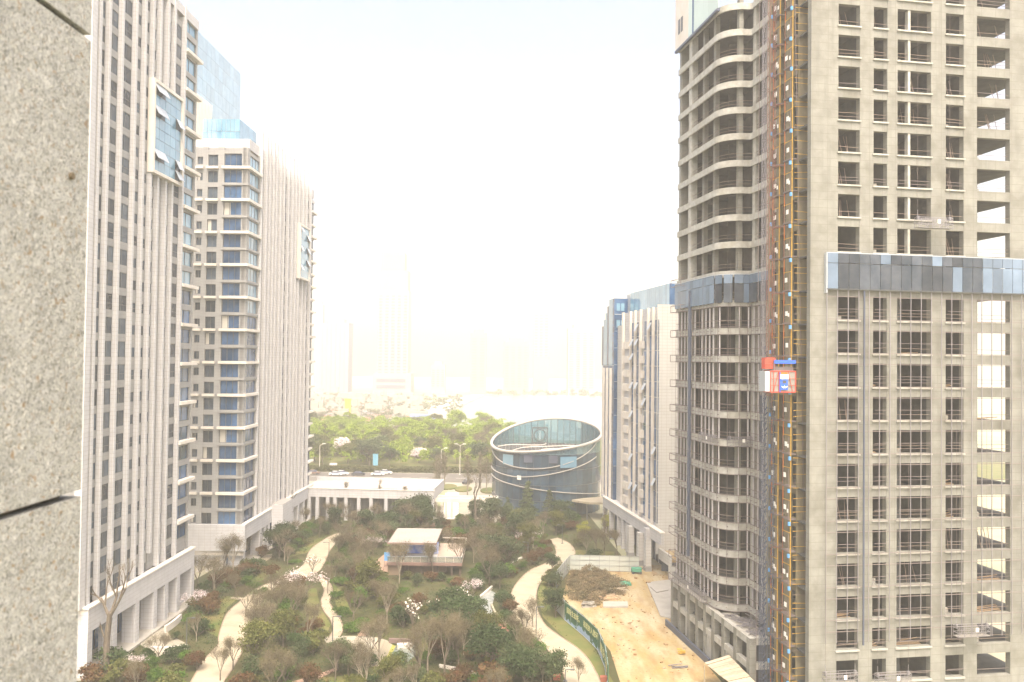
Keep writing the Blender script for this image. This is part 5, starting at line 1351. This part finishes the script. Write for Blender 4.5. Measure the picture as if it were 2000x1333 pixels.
def make_kind(kind):
    """returns (trunk mesh, crown mesh, crown part name); height about 1 unit per metre as noted"""
    if kind in ('bush_dark', 'bush_olive', 'bush_red', 'bush_bright', 'bush_grey'):      # 2 m high, 1.3 m radius
        m = dict(bush_dark=L_DARK, bush_olive=L_OLIVE, bush_red=L_RED, bush_bright=L_BRIGHT, bush_grey=L_BLUEG)[kind]
        nl = random.choice((4, 6, 9)); P = lobes(nl, 1.35, .2, 1.7, 1900, fill=.6); V = quads(P, .10); tb = MB(); tips = []
        for i in range(5): branch(tb, Vector((0, 0, 0)), Vector((random.gauss(0, .45), random.gauss(0, .45), 1)).normalized(), .7, .045, 2, .4, tips)
        return tb.mesh('stem', M_BARK), quad_mesh('foliage', V, m), 'stem', 'foliage'
    if kind == 'low_bush':
        P = lobes(6, 1.2, .1, .6, 900, squash=.6); return MB().bar((0, 0, 0), (0, 0, .4), .05).mesh('stem', M_BARK), quad_mesh('foliage', quads(P, .09), L_BRIGHT), 'stem', 'foliage'
    if kind in ('tree_dark', 'tree_olive', 'tree_grey', 'tree_spring', 'tree_yellow', 'tree_pink'):     # 6 m
        m = dict(tree_dark=L_DARK, tree_olive=L_OLIVE, tree_grey=L_BLUEG, tree_spring=L_SPRING, tree_yellow=L_YEL, tree_pink=L_BLOS)[kind]
        P = lobes(random.choice((9, 14, 18)), 2.5, 1.6, 5.8, 4600 if kind != 'tree_pink' else 2600, fill=.75); V = quads(P, .15 if kind != 'tree_spring' else .2)
        tb = MB(); tips = []; tb.bar((0, 0, 0), (0, 0, 1.7), .16, .12, 6)
        for i in range(5): branch(tb, Vector((0, 0, random.uniform(1.3, 1.9))), Vector((random.gauss(0, .55), random.gauss(0, .55), 1)).normalized(), 1.3, .08, 3, .4, tips)
        return tb.mesh('trunk', M_BARK), quad_mesh('crown', V, m), 'trunk', 'crown'
    if kind in ('tree_bare', 'tree_barepale'):       # 7 m, only a haze of twigs
        tb = MB(); tips = []; tb.bar((0, 0, 0), (0, 0, 1.6), .13, .1, 6)
        for i in range(4): branch(tb, Vector((0, 0, 1.5)), Vector((random.gauss(0, .4), random.gauss(0, .4), 1)).normalized(), 1.7, .075, 4, .36, tips, .3)
        T = np.array(tips); T = np.repeat(T, 7, 0) + RNG.normal(scale=.28, size=(len(T) * 7, 3)); V = quads(T, .16, .10)
        return tb.mesh('trunk', M_BARKP if kind[-1] == 'e' and 'pale' in kind else M_BARK), quad_mesh('twigs', V, L_BROWN), 'trunk', 'twigs'
    if kind == 'poplar':                             # 11 m, narrow
        tb = MB(); tips = []; tb.bar((0, 0, 0), (0, 0, 10.5), .13, .02, 6, )
        for i in range(34):
            z = 1.8 + 8 * random.random(); branch(tb, Vector((0, 0, z)), Vector((random.gauss(0, .4), random.gauss(0, .4), 1)).normalized(), 1.2 * (1.15 - z / 12), .035, 2, .3, tips, .5)
        T = np.array(tips); T = np.repeat(T, 5, 0) + RNG.normal(scale=.25, size=(len(T) * 5, 3))
        return tb.mesh('trunk', M_BARKP), quad_mesh('twigs', quads(T, .2, .1), L_BROWN), 'trunk', 'twigs'
    if kind in ('blossom', 'magnolia'):              # 4 m
        tb = MB(); tips = []; tb.bar((0, 0, 0), (0, 0, .9), .1, .07, 5)
        for i in range(5): branch(tb, Vector((0, 0, .8)), Vector((random.gauss(0, .6), random.gauss(0, .6), 1)).normalized(), 1.2, .05, 3, .42, tips, .2)
        T = np.array(tips)
        if kind == 'magnolia': T = T[::5]; V = quads(np.repeat(T, 2, 0) + RNG.normal(scale=.05, size=(len(T) * 2, 3)), .11, .9)
        else: V = quads(np.repeat(T, 4, 0) + RNG.normal(scale=.2, size=(len(T) * 4, 3)), .07, .8)
        return tb.mesh('trunk', M_BARK), quad_mesh('blossom', V, L_MAG if kind == 'magnolia' else L_BLOS), 'trunk', 'blossom'
    if kind == 'cedar':
        pts = []
        for i in range(9):
            z = 1.2 + i * .75; R = 2.6 * (1 - i / 9.5)
            for k in range(7):
                a = RNG.uniform(0, 6.28); t = RNG.random((70, 1)); pts.append(np.concatenate([t * R * math.cos(a), t * R * math.sin(a), z - .25 * t], 1) + RNG.normal(scale=.13, size=(70, 3)))
        return MB().bar((0, 0, 0), (0, 0, 8), .16, .03, 6).mesh('trunk', M_BARK), quad_mesh('crown', quads(np.concatenate(pts), .14, .5), L_BLUEG), 'trunk', 'crown'
    if kind == 'big_bare':                           # 12 m forked, few limbs
        tb = MB(); tips = []; tb.bar((0, 0, 0), (0, 0, 3.6), .42, .34, 8); tb.bar((0, 0, 3.6), (.5, 0, 7.2), .34, .26, 8)
        for d in ((-.9, 0, 1), (.8, .1, 1.1), (.1, .4, 1.3)): branch(tb, Vector((.45, 0, 6.6)), Vector(d).normalized(), 2.6, .2, 4, .3, tips, .3, 2)
        branch(tb, Vector((0, 0, 3.4)), Vector((-.7, 0, 1)).normalized(), 2.0, .12, 3, .3, tips, .3, 2)
        T = np.array(tips); return tb.mesh('trunk', M_BARK), quad_mesh('twigs', quads(np.repeat(T, 3, 0) + RNG.normal(scale=.2, size=(len(T) * 3, 3)), .15, .1), L_BROWN), 'trunk', 'twigs'
KM = {}
def kind_mesh(k):
    if k not in KM: KM[k] = [make_kind(k) for _ in range(2 if k in ('big_bare', 'cedar', 'blossom', 'magnolia', 'tree_yellow') else 4)]
    return random.choice(KM[k])
KH = dict(bush_dark=2, bush_olive=2, bush_red=2, bush_bright=2, bush_grey=2, low_bush=.9, tree_dark=6, tree_olive=6, tree_grey=6, tree_spring=6, tree_yellow=6, tree_pink=6, tree_bare=7, tree_barepale=7, poplar=11, blossom=4, magnolia=4, cedar=8, big_bare=12)
DESC = dict(bush_dark=('dark green bush', 'evergreen_bush'), bush_olive=('olive bush', 'olive_bush'), bush_red=('red-brown leaved bush', 'red_bush'), bush_bright=('bright green bush', 'green_bush'), bush_grey=('grey-green bush', 'grey_green_bush'),
    low_bush=('low fresh green shrub', 'low_shrub'), tree_dark=('dark evergreen tree', 'evergreen_tree'), tree_olive=('olive green tree', 'olive_tree'), tree_grey=('grey-green leafy tree', 'leafy_tree'), tree_spring=('spring green tree', 'spring_tree'),
    tree_yellow=('yellow-green tree', 'yellow_tree'), tree_pink=('pale pink blossoming tree', 'pink_tree'), tree_bare=('bare brown tree', 'bare_tree'), tree_barepale=('pale bare tree', 'pale_bare_tree'), poplar=('tall narrow leafless tree', 'narrow_tree'),
    blossom=('white blossoming tree', 'blossom_tree'), magnolia=('magnolia', 'magnolia_tree'), cedar=('layered grey-green conifer', 'conifer'), big_bare=('large forked bare tree', 'bare_forked_tree'))
PLANTS = []
def plant(kind, x, y, h, wide=1.0, label=None, z=0.0, group=None):
    PLANTS.append([kind, x, y, h, wide, label, z, group])
def pp(kind, px, py, h, wide=1.0, label=None): x, y = G(px, py); plant(kind, x, y, h, wide, label)
# hand placed ones
pp('big_bare', 207, 1318, 13.0, 1.0, 'large forked bare tree in front of the near left tower podium')
pp('big_bare', 561, 1042, 10.0, .8, 'forked bare tree in front of the far left tower podium')
pp('big_bare', 928, 1040, 13.0, .7, 'tall forked bare tree just in front of the white gateway')
pp('tree_dark', 1078, 1122, 4.4, .8, 'small dark round-headed tree standing at the bend of the right path')
pp('tree_dark', 1085, 1206, 4.6, 1.1, 'dense round evergreen at the corner of the green hoarding')
pp('tree_dark', 976, 1152, 4.8, 1.0, 'bright dark-green tree at the head of the grey rill')
pp('tree_yellow', 1138, 1056, 4.2, 1.1, 'yellow-green bush in flower near the far end of the right path')
pp('tree_yellow', 1187, 1050, 5.4, .7, 'tall yellowish loose tree in front of the cream office block')
pp('blossom', 592, 1172, 5.5, 1.2, 'large pinkish white blossoming tree left of the narrow winding path')
pp('blossom', 382, 1197, 3.6, 1.1, 'white blossoming tree by the near left tower ledge')
pp('blossom', 1030, 1066, 3.8, 1.4, 'wide pale blossoming tree in front of the oval hall')
pp('blossom', 728, 1085, 4.4, 1.0, 'white blossoming tree left of the garden pavilion')
pp('blossom', 925, 1172, 3.6, 1.0, 'small greyish blossoming tree beside the rill bench')
pp('blossom', 262, 1322, 3.0, .9, 'white-twigged shrub at the foot of the large forked bare tree')
pp('magnolia', 806, 1238, 5.4, 1.1, 'leftmost magnolia with white flowers right of the plaza')
pp('magnolia', 872, 1222, 5.0, 1.1, 'middle magnolia with white flowers left of the rill')
pp('magnolia', 901, 1205, 4.6, .9, 'rightmost magnolia with white flowers beside the rill')
pp('magnolia', 610, 1125, 4.2, .9, 'magnolia dotted with white flowers where the left path meets the trees')
pp('tree_yellow', 955, 1312, 2.0, 1.0, 'little lime green shrub low in the bottom centre of the garden')
pp('cedar', 1031, 1012, 10.0, 1.0, 'layered conifer standing before the middle of the oval hall glass')
pp('cedar', 990, 1020, 6.5, 1.0, 'smaller conifer before the left end of the oval hall')
pp('cedar', 1072, 1016, 8.0, 1.0, 'conifer before the oval hall, right of the tallest one')
pp('tree_dark', 822, 1024, 7.5, 1.1, 'dark green tree in front of the right end of the low link building')
pp('tree_dark', 545, 1092, 6.5, 1.2, 'dark green tree in front of the far left tower podium')
pp('poplar', 1240 - 60, 1062, 8.0, 1.0, 'narrow bare tree before the cream office block columns')
for i, (px, py, h) in enumerate([(853, 955, 10), (858, 965, 12), (868, 950, 11), (913, 972, 13), (938, 955, 12), (950, 962, 11), (963, 950, 12), (675, 1010, 9), (740, 1015, 10), (790, 1020, 9)]): pp('poplar', px, py, h, 1.5 if i < 7 else 1.1)
for px, py, h in [(400, 1100, 8), (455, 1120, 9), (437, 1118, 7), (470, 1100, 7), (385, 1150, 7), (700, 1120, 7.5), (690, 1150, 8), (715, 1110, 7), (780, 1140, 9), (845, 1130, 8), (900, 1120, 8), (925, 1100, 7), (740, 1300, 8), (655, 1333, 6), (700, 1325, 6),
                  (725, 1290, 6), (820, 1333, 9), (835, 1310, 8), (868, 1320, 9), (885, 1290, 8), (1010, 1270, 6), (1025, 1250, 5.5), (1040, 1225, 5), (1180, 1090, 7), (1165, 1080, 6), (1205, 1085, 6.5), (430, 1330, 5), (455, 1310, 5.5), (480, 1205, 6), (540, 1210, 7),
                  (570, 1230, 8), (505, 1260, 7), (600, 1260, 7), (640, 1160, 6), (335, 1180, 6), (345, 1150, 7), (1060, 1340, 5), (1130, 1345, 4.5), (800, 1100, 6), (870, 1080, 6)]:
    pp('tree_bare' if (px + py) % 3 else 'tree_barepale', px, py, h * .95, .9)
for px, py, k, h in [(260, 1345, 'bush_red', 3), (225, 1345, 'bush_olive', 3.2), (300, 1345, 'bush_bright', 2.4), (335, 1340, 'bush_olive', 2.5), (385, 1310, 'bush_red', 2.6), (365, 1300, 'bush_bright', 2.0), (180, 1345, 'bush_red', 3), (400, 1230, 'low_bush', 1.2), (375, 1215, 'low_bush', 1.3),
                     (420, 1150, 'bush_red', 2.6), (395, 1160, 'bush_dark', 2.4), (445, 1140, 'bush_red', 2.8), (415, 1180, 'bush_red', 2.2), (340, 1250, 'bush_dark', 1.2), (510, 1090, 'bush_red', 2.6), (530, 1130, 'bush_red', 2.6), (495, 1150, 'low_bush', 1.2), (510, 1162, 'low_bush', 1.2),
                     (990, 1100, 'bush_bright', 1.6), (1020, 1112, 'bush_bright', 1.6), (1040, 1104, 'bush_red', 2.8), (1058, 1096, 'bush_red', 2.8), (1000, 1088, 'bush_red', 2.4), (1085, 1192, 'bush_grey', 2.2), (995, 1200, 'bush_red', 2.4), (985, 1190, 'bush_dark', 2.4),
                     (600, 1345, 'bush_red', 3), (560, 1330, 'bush_bright', 2.4), (700, 1300, 'bush_red', 2.6), (680, 1320, 'tree_grey', 4.5), (660, 1310, 'tree_grey', 4.2), (780, 1345, 'tree_grey', 4.6), (810, 1345, 'bush_grey', 3), (760, 1330, 'bush_dark', 2.6),
                     (720, 1302, 'bush_dark', 2), (900, 1333, 'bush_red', 2.6), (880, 1345, 'bush_red', 2.6), (1000, 1340, 'tree_grey', 5), (1040, 1330, 'tree_grey', 4.6), (1075, 1345, 'tree_grey', 5), (940, 1340, 'bush_bright', 2.2), (660, 1168, 'low_bush', 1.3), (672, 1200, 'low_bush', 1.4), (700, 1225, 'low_bush', 1.4), (690, 1235, 'low_bush', 1.3)]:
    pp(k, px, py, h * 1.0)
def inside(poly, x, y, pad=0.0):
    c = False; n = len(poly); j = n - 1
    for i in range(n):
        xi, yi = poly[i]; xj, yj = poly[j]
        if (yi > y) != (yj > y) and x < (xj - xi) * (y - yi) / (yj - yi) + xi: c = not c
        j = i
    return c
def near_poly(poly, x, y, r):
    if inside(poly, x, y): return True
    for i in range(len(poly)):
        x0, y0 = poly[i - 1]; x1, y1 = poly[i]; L2 = (x1 - x0) ** 2 + (y1 - y0) ** 2 + 1e-9; t = max(0, min(1, ((x - x0) * (x1 - x0) + (y - y0) * (y1 - y0)) / L2))
        if (x - x0 - t * (x1 - x0)) ** 2 + (y - y0 - t * (y1 - y0)) ** 2 < r * r: return True
    return False
pav_poly = [(PA[0] - 1.5, PA[1] - 1.2), (PA[0] + 16, PA[1] - 1.2), (PA[0] + 16, PA[1] + 17), (PA[0] - 1.5, PA[1] + 17)]
NOPLANT.append(pav_poly)
NOPLANT.append(GP([(600, 1150), (618, 1150), (640, 1200), (646, 1222), (640, 1235), (604, 1215)])); NOPLANT.append(GP([(1100, 1165), (1140, 1225), (1190, 1335), (1178, 1345), (1150, 1290), (1095, 1235), (1062, 1200)]))
NOPLANT.append([(26, 60), (60, 60), (60, 240), (18, 240), (18, 152), (24, 148)])
GARDEN = [(-50, 98), (-22, 92), (10, 92), (13, 112), (14.5, 135), (21, 147), (19, 200), (4, 203), (-20, 199), (-47, 199), (-49, 150), (-50, 130)]
kinds = ['bush_dark'] * 5 + ['bush_olive'] * 5 + ['bush_red'] * 6 + ['bush_grey'] * 3 + ['low_bush'] * 3 + ['tree_olive'] * 2 + ['tree_grey'] * 2 + ['tree_bare'] * 5 + ['tree_barepale'] * 4 + ['bush_bright'] * 3 + ['tree_dark'] * 2 + ['bush_bright']
tries = 0; nscat = 0
while nscat < 400 and tries < 22000:
    tries += 1; x = random.uniform(-50, 22); y = random.uniform(94, 202)
    if not inside(GARDEN, x, y): continue
    k = random.choice(kinds); big = k.startswith('tree')
    h = random.uniform(4.0, 7.5) if big else random.uniform(1.7, 3.5) if k != 'low_bush' else random.uniform(.9, 1.5)
    r_ = .55 * h if not big else .3 * h
    if any(near_poly(q, x, y, r_ if q is not pav_poly else .5) for q in NOPLANT): continue
    # keep tall plants off the sight line to the path just behind them
    hy = h * y / 40.0
    if any(near_poly(q, x, y + hy * .5, .3) for q in NOPLANT[:4]) and random.random() < .85: continue
    if x < PA[0] + 15 and x > PA[0] - 2 and PA[1] - 14 < y < PA[1] and (h > 2.6 or 'bare' in k): continue
    if any((x - q[1]) ** 2 + (y - q[2]) ** 2 < (1.2 if not big else 1.8) ** 2 for q in PLANTS): continue
    plant(k, x, y, h, random.uniform(.75, 1.3)); nscat += 1
# park trees beyond the road
PARKN0 = len(PLANTS)
for i in range(150):
    py = random.uniform(834, 912); px = random.uniform(596, 985 if py > 880 else 1000)
    x, y = G(px, py); y = min(y, 470)
    if y < 288 or any((x - q[1]) ** 2 + (y - q[2]) ** 2 < 30 for q in PLANTS[PARKN0:]): continue
    near = y < 345
    k = random.choice(['tree_spring'] * 8 + ['tree_bare', 'tree_olive'] if not near else ['tree_olive'] * 2 + ['tree_grey', 'tree_bare', 'tree_dark', 'tree_spring', 'tree_bare', 'bush_red'])
    plant(k, x, y, random.uniform(7, 10.5) if k != 'bush_red' else 3.5, random.uniform(1.1, 1.4), None, 0, 'trees of the park beyond the road')
pp('tree_pink', 668, 893, 8.5, 1.6, 'pale pink blossoming tree in the park behind the leftmost white cars')
pp('tree_pink', 818, 905, 6.5, 1.4, 'mauve pink tree at the front of the park right of the blue sign')

LM = [('the garden pavilion', PA[0] + 7, PA[1] + 7), ('the plaza', *G(700, 1262)), ('the narrow winding path', *G(645, 1185)), ('the grey rill', *G(958, 1200)), ('the bend of the right path', *G(1070, 1110)),
      ('the bottom of the right path', *G(1135, 1310)), ('the wide bend of the left path', *G(460, 1220)), ('the upper end of the left path', *G(640, 1075)), ('the near left tower podium', *G(330, 1200)), ('the white planter walls', *G(420, 1105)),
      ('the far left tower podium', *G(520, 1080)), ('the low link building', *G(700, 1020)), ('the white gateway', *G(900, 1018)), ('the oval glass hall', *G(1060, 1010)), ('the cream office block', *G(1180, 1060)), ('the pale yard fence', *G(1150, 1100)),
      ('the magnolias', *G(860, 1225)), ('the large forked bare tree', *G(215, 1320)), ('the small plaza pond', *G(790, 1285)), ('the dark pond', *G(815, 1172)), ('the long curved white edging', *G(910, 1322)), ('the right path lamp', *G(1047, 1249))]
PLM = [('the brown car', *G(612, 925)), ('the leftmost white cars', *G(662, 925)), ('the dark saloon', *G(700, 925)), ('the blue sign board', *G(733, 915)), ('the rightmost road cars', *G(755, 925)), ('the double-armed street lamp', *G(898, 915)), ('the lamp by the link building', *G(861, 915)), ('the oval hall rim', *G(975, 900))]
ORD = ['nearest', 'second', 'third', 'fourth', 'fifth', 'sixth', 'seventh', 'eighth', 'ninth', 'tenth', 'eleventh', 'twelfth', 'thirteenth', 'fourteenth', 'fifteenth', 'sixteenth', 'seventeenth', 'eighteenth', 'nineteenth', 'twentieth']
buckets = {}
for i, q in enumerate(PLANTS):
    if q[5]: continue
    park = q[2] > 285; L_ = PLM if park else LM
    best = min(L_, key=lambda l: (q[1] - l[1]) ** 2 + (q[2] - l[2]) ** 2 * (.25 if not park else .01)); dx, dy = q[1] - best[1], q[2] - best[2]
    if park: rel = 'just behind' if q[2] < 340 else 'behind' if q[2] < 400 else 'far behind'
    else: rel = ('right of' if dx > 0 else 'left of') if abs(dx) > abs(dy) * .6 else ('behind' if dy > 0 else 'in front of')
    kh = KH[q[0]]; size = 'small' if q[3] < (kh * .72) else 'large' if q[3] > kh * 1.2 else ''
    buckets.setdefault((DESC[q[0]][0], size, rel, best[0]), []).append((math.hypot(dx, dy), i))
for (d, size, rel, lm), lst in buckets.items():
    lst.sort()
    for n_, (dist, i) in enumerate(lst):
        s = (size + ' ' if size else '') + d
        if len(lst) == 1: lab = '%s %s %s' % (s, rel, lm)
        elif 'behind' in rel or rel == 'in front of': lab = '%s %s, %s from it' % (s, rel + ' ' + lm, ORD[min(n_, 19)])
        else: lab = '%s %s, %s outward' % (s, rel + ' ' + lm, ORD[min(n_, 19)])
        PLANTS[i][5] = lab.replace('the bottom of the right path', 'the lower right path').replace('the wide bend of the left path', 'the left path bend').replace('the upper end of the left path', 'the upper left path').replace('the large forked bare tree', 'the big forked tree')
for kind, x, y, h, wide, label, z, group in PLANTS:
    tm, cm, tn, cn = kind_mesh(kind); s = h / KH[kind]
    r = thing(DESC[kind][1], label, 'tree' if KH[kind] > 3 else 'bush', (x, y, z), random.uniform(0, 6.28), group or ('garden trees' if KH[kind] > 3 else 'garden bushes'))
    r.scale = (s * wide, s * wide, s)
    link(tn, tm, r); link(cn, cm, r)

# undergrowth: ground cover nobody could count
def scatter_quads(n, box, poly, avoid, size, hmax, thr=None):
    out = []
    xs = RNG.uniform(box[0], box[1], n); ys = RNG.uniform(box[2], box[3], n)
    ph = np.sin(xs * .31 + 1.7 * np.sin(ys * .13)) + np.sin(ys * .27 + 1.3 * np.sin(xs * .21)) + .8 * np.sin(xs * .9 + ys * .7)
    for x, y, p_ in zip(xs, ys, ph):
        if thr is not None and not (thr[0] < p_ < thr[1]): continue
        if not inside(poly, x, y): continue
        if any(inside(q, x, y) for q in avoid): continue
        out.append((x, y, 0))
    P = np.array(out); k = 9
    P = np.repeat(P, k, 0) + np.concatenate([RNG.normal(scale=.28, size=(len(P) * k, 2)), RNG.random((len(P) * k, 1)) * hmax], 1)
    return quads(P, size)
for nm, m_, thr, n in (('undergrowth', L_DARK, (-1.2, .1), 14000), ('green_ground_cover', L_BRIGHT, (.9, 3), 9000), ('brown_ground_cover', L_RED, (.1, .6), 12000), ('olive_ground_cover', L_OLIVE, (-3, -.9), 14000)):
    V = scatter_quads(n, (-52, 24, 92, 204), GARDEN, NOPLANT, .09, .55, thr)
    o = link(nm, quad_mesh(nm, V, m_)); tag(o, dict(undergrowth='dark evergreen ground cover between the garden bushes', green_ground_cover='fresh green ground cover patches between the garden bushes', brown_ground_cover='reddish ground cover between the garden bushes', olive_ground_cover='olive grassy ground cover in the garden')[nm], 'ground cover', kind='stuff')
wp = GP([(1092, 1165), (1116, 1118), (1180, 1118), (1226, 1140), (1215, 1160), (1180, 1168), (1170, 1185), (1140, 1180)])
V = np.concatenate([scatter_quads(5200, (10, 24, 125, 160), wp, [], .12, .5)] + [quads(lobes(5, RNG.uniform(.7, 1.6), .1, RNG.uniform(.6, 1.7), 500, fill=.9) + np.array([*c_, 0]), .13, .4) for c_ in [(a_, b_) for a_, b_ in zip(RNG.uniform(11, 23, 90), RNG.uniform(130, 157, 90)) if inside(wp, a_, b_)]]); o = link('dry_weeds', quad_mesh('dry_weeds', V, M_WEED)); tag(o, 'heap of dry brown weeds filling the far corner of the yard', 'weeds', kind='stuff')
# low hedge and wood edge along the road
V = scatter_quads(9000, (-75, 6, 284, 289), [(-75, 284), (6, 284), (6, 289), (-75, 289)], [], .3, 1.6); o = link('roadside_hedge', quad_mesh('roadside_hedge', V, L_OLIVE)); tag(o, 'low green hedge along the far side of the road', 'hedge', kind='stuff')
P_ = []
for i in range(620):
    y = 300 + 170 * RNG.random(); x = RNG.uniform(-.262, 0.0) * y - 2
    P_.append(lobes(4, 3.2, .5, 6.5, 90, fill=.5) + np.array([x, y, 0]))
V = quads(np.concatenate(P_), .42); o = link('park_wood', quad_mesh('park_wood', V, L_SPRING)); tag(o, 'spring green wood filling the park between its single trees', 'wood', kind='stuff')
P_ = []
for i in range(420):
    y = 470 + 330 * RNG.random(); x = RNG.uniform(-.262, -.06) * y
    if x > -.13 * y + .0 * y and y < 560: continue
    P_.append(lobes(3, 3.0, .5, 5.0, 40, fill=.5) + np.array([x, y, 0]))
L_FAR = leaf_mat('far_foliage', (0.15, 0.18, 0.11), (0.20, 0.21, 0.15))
V = quads(np.concatenate(P_), .7); o = link('far_trees', quad_mesh('far_trees', V, L_FAR)); tag(o, 'faint grey-green trees among the distant car parks', 'trees', kind='stuff')
# far parked vehicles and low sheds, too many and too faint to count
b = MB()
for i in range(520):
    y = 500 + 340 * RNG.random(); x = RNG.uniform(-.262, -.11) * y; w = RNG.uniform(1.5, 5.5); h_ = RNG.uniform(1.2, 3.5) if i % 9 else RNG.uniform(5, 9)
    b.mi = i % 3; b.box(x - w, x + w, y - 1.3, y + 1.3, 0.05, h_)
tag(b.build('far_sheds', [M_SLAB, mat('grey_shed', (.3, .31, .33), .9), mat('dusty_rose', (.5, .25, .22), .8)]), 'pale sheds and parked trucks in the distant lots', 'sheds', kind='stuff')
x, y = G(679, 821); o = MB().box(-1.8, 1.8, -1, 1, 0, 13).box(-2.2, 2.2, -1.2, 1.2, 13, 13.5).build('yellow_tower_sign', mat('yellow_sign', (.7, .5, .05), .6)); o.location = (x, y, 0); tag(o, 'faint tall yellow pylon standing among the distant lots', 'pylon')
# far towers in the haze
M_FT = mat('far_concrete', (.27, .275, .28), .9); M_FB = mat('far_bluegrey', (.17, .21, .29), .8); M_FG = mat('far_green_net', (.10, .27, .22), .9); M_FW = mat('far_window', (.08, .1, .15), .5)
def far_tower(x0, x1, ytop, label, m, D=900, rows=24, cols=4, win=True, base=None, top2=None, crane=False):
    X0 = (x0 - 1000) / 1600 * D; X1 = (x1 - 1000) / 1600 * D; z = 40 + (700 - ytop) / 1600 * D; w = X1 - X0
    r = thing('distant_tower', label, 'building', ((X0 + X1) / 2, D, 0), 0, 'faint towers across the lake')
    MB().box(-w / 2, w / 2, 0, w * .8, 0, z).build('shaft', m, r)
    MB().box(-w * .3, w * .3, w * .1, w * .6, z, z + 4).build('roof_house', m, r)
    if win:
        dz = (z - 12) / rows
        for c in range(cols):
            for q in range(rows):
                a = -w / 2 + w * (c + .22) / cols; pbox('window', r, a, a + w * .56 / cols, -.25, .05, 8 + q * dz, 8 + q * dz + dz * .55, M_FW)
    return r, w, z
r, w, z = far_tower(737, 797, 570, 'faint tall tower with rows of windows and an unfinished red top', M_FT, rows=30, cols=5)
MB().box(-w / 2 + 1, w / 2 - 1, 2, w * .7, z, z + 22).build('netted_storeys', M_FG, r); MB().box(-w / 2 + 2, w * .35, 3, w * .6, z + 22, z + 42).build('formwork_storeys', mat('faint_red', (.5, .25, .2), .9), r)
MB().box(-w * .62, w * .62, -3, w * .8, 0, 22).build('podium', M_FT, r)
for q in (5, 12): MB().box(-w * .5, w * .45, -3.3, -3, q, q + 4).build('podium_glazing', M_FW, r)
far_tower(614, 630, 600, 'faint slim blue-grey tower at the far left edge beside the left tower', M_FB, rows=20, cols=2, win=False)
r, w, z = far_tower(629, 681, 635, 'faint broad blue-grey tower left of the tall windowed one', M_FB, rows=18, cols=6, win=False)
for q in range(6): pbox('fin', r, -w / 2 + q * w / 6, -w / 2 + q * w / 6 + .8, -.8, -.02, 0, z, M_FT)
far_tower(919, 950, 652, 'faint green-netted tower left of the group across the lake', M_FG, rows=18, cols=2); far_tower(984, 1034, 668, 'faint broad green tower in the middle across the lake', M_FG, rows=16, cols=4)
r, w, z = far_tower(1042, 1072, 605, 'faint pink-topped tower tallest of the group across the lake', M_FT, rows=26, cols=3); MB().box(-w / 2 - .4, w / 2 + .4, -.6, -.3, 0, z * .45).build('green_net', M_FG, r)
far_tower(1110, 1162, 640, 'faint wide tower at the right end across the lake', M_FT, rows=24, cols=4)
far_tower(843, 870, 715, 'faint low pale block between the two tower groups', M_FT, rows=8, cols=3)
x, y = G(1020, 772); V = quads(np.concatenate([lobes(3, 5, .5, RNG.uniform(3, 8), 60, fill=.5) + np.array([RNG.uniform(-25, 270), RNG.uniform(850, 880), 0]) for _ in range(90)]), 1.0); tag(link('far_shore_trees', quad_mesh('far_shore_trees', V, L_FAR)), 'faint line of trees on the far lake shore', 'trees', kind='stuff')
for px, py, lab in ((1138, 786, 'faint white boat house on the far side of the lake'), (820, 826, 'faint blue and red booths at the near corner of the lake')):
    x, y = G(px, py); o = MB().box(-9, 9, -2, 2, 0, 3.2).box(-6, 6, -1.8, 1.8, 3.2, 5).build('lake_booth', M_SIGN if px > 1000 else mat('booth_blue', (.2, .25, .6), .7)); o.location = (x, y, 0.1); tag(o, lab, 'booth')

# ------------------------------------------------------------------ haze
hz = MB().box(-1300, 1300, -300, 1700, -1.2, 182).build('haze', bpy.data.materials.new('haze')); hm = hz.data.materials[0]; hm.use_nodes = True; hn = hm.node_tree
hn.nodes.remove(hn.nodes['Principled BSDF']); pv = hn.nodes.new('ShaderNodeVolumePrincipled'); pv.inputs['Density'].default_value = HAZE_DENSITY
pv.inputs['Color'].default_value = (1.0, .99, .95, 1); pv.inputs['Anisotropy'].default_value = 0.2
hn.links.new(pv.outputs[0], hn.nodes['Material Output'].inputs['Volume']); hz['kind'] = 'stuff'; hz['label'] = 'pale cream haze filling the air over the whole site'
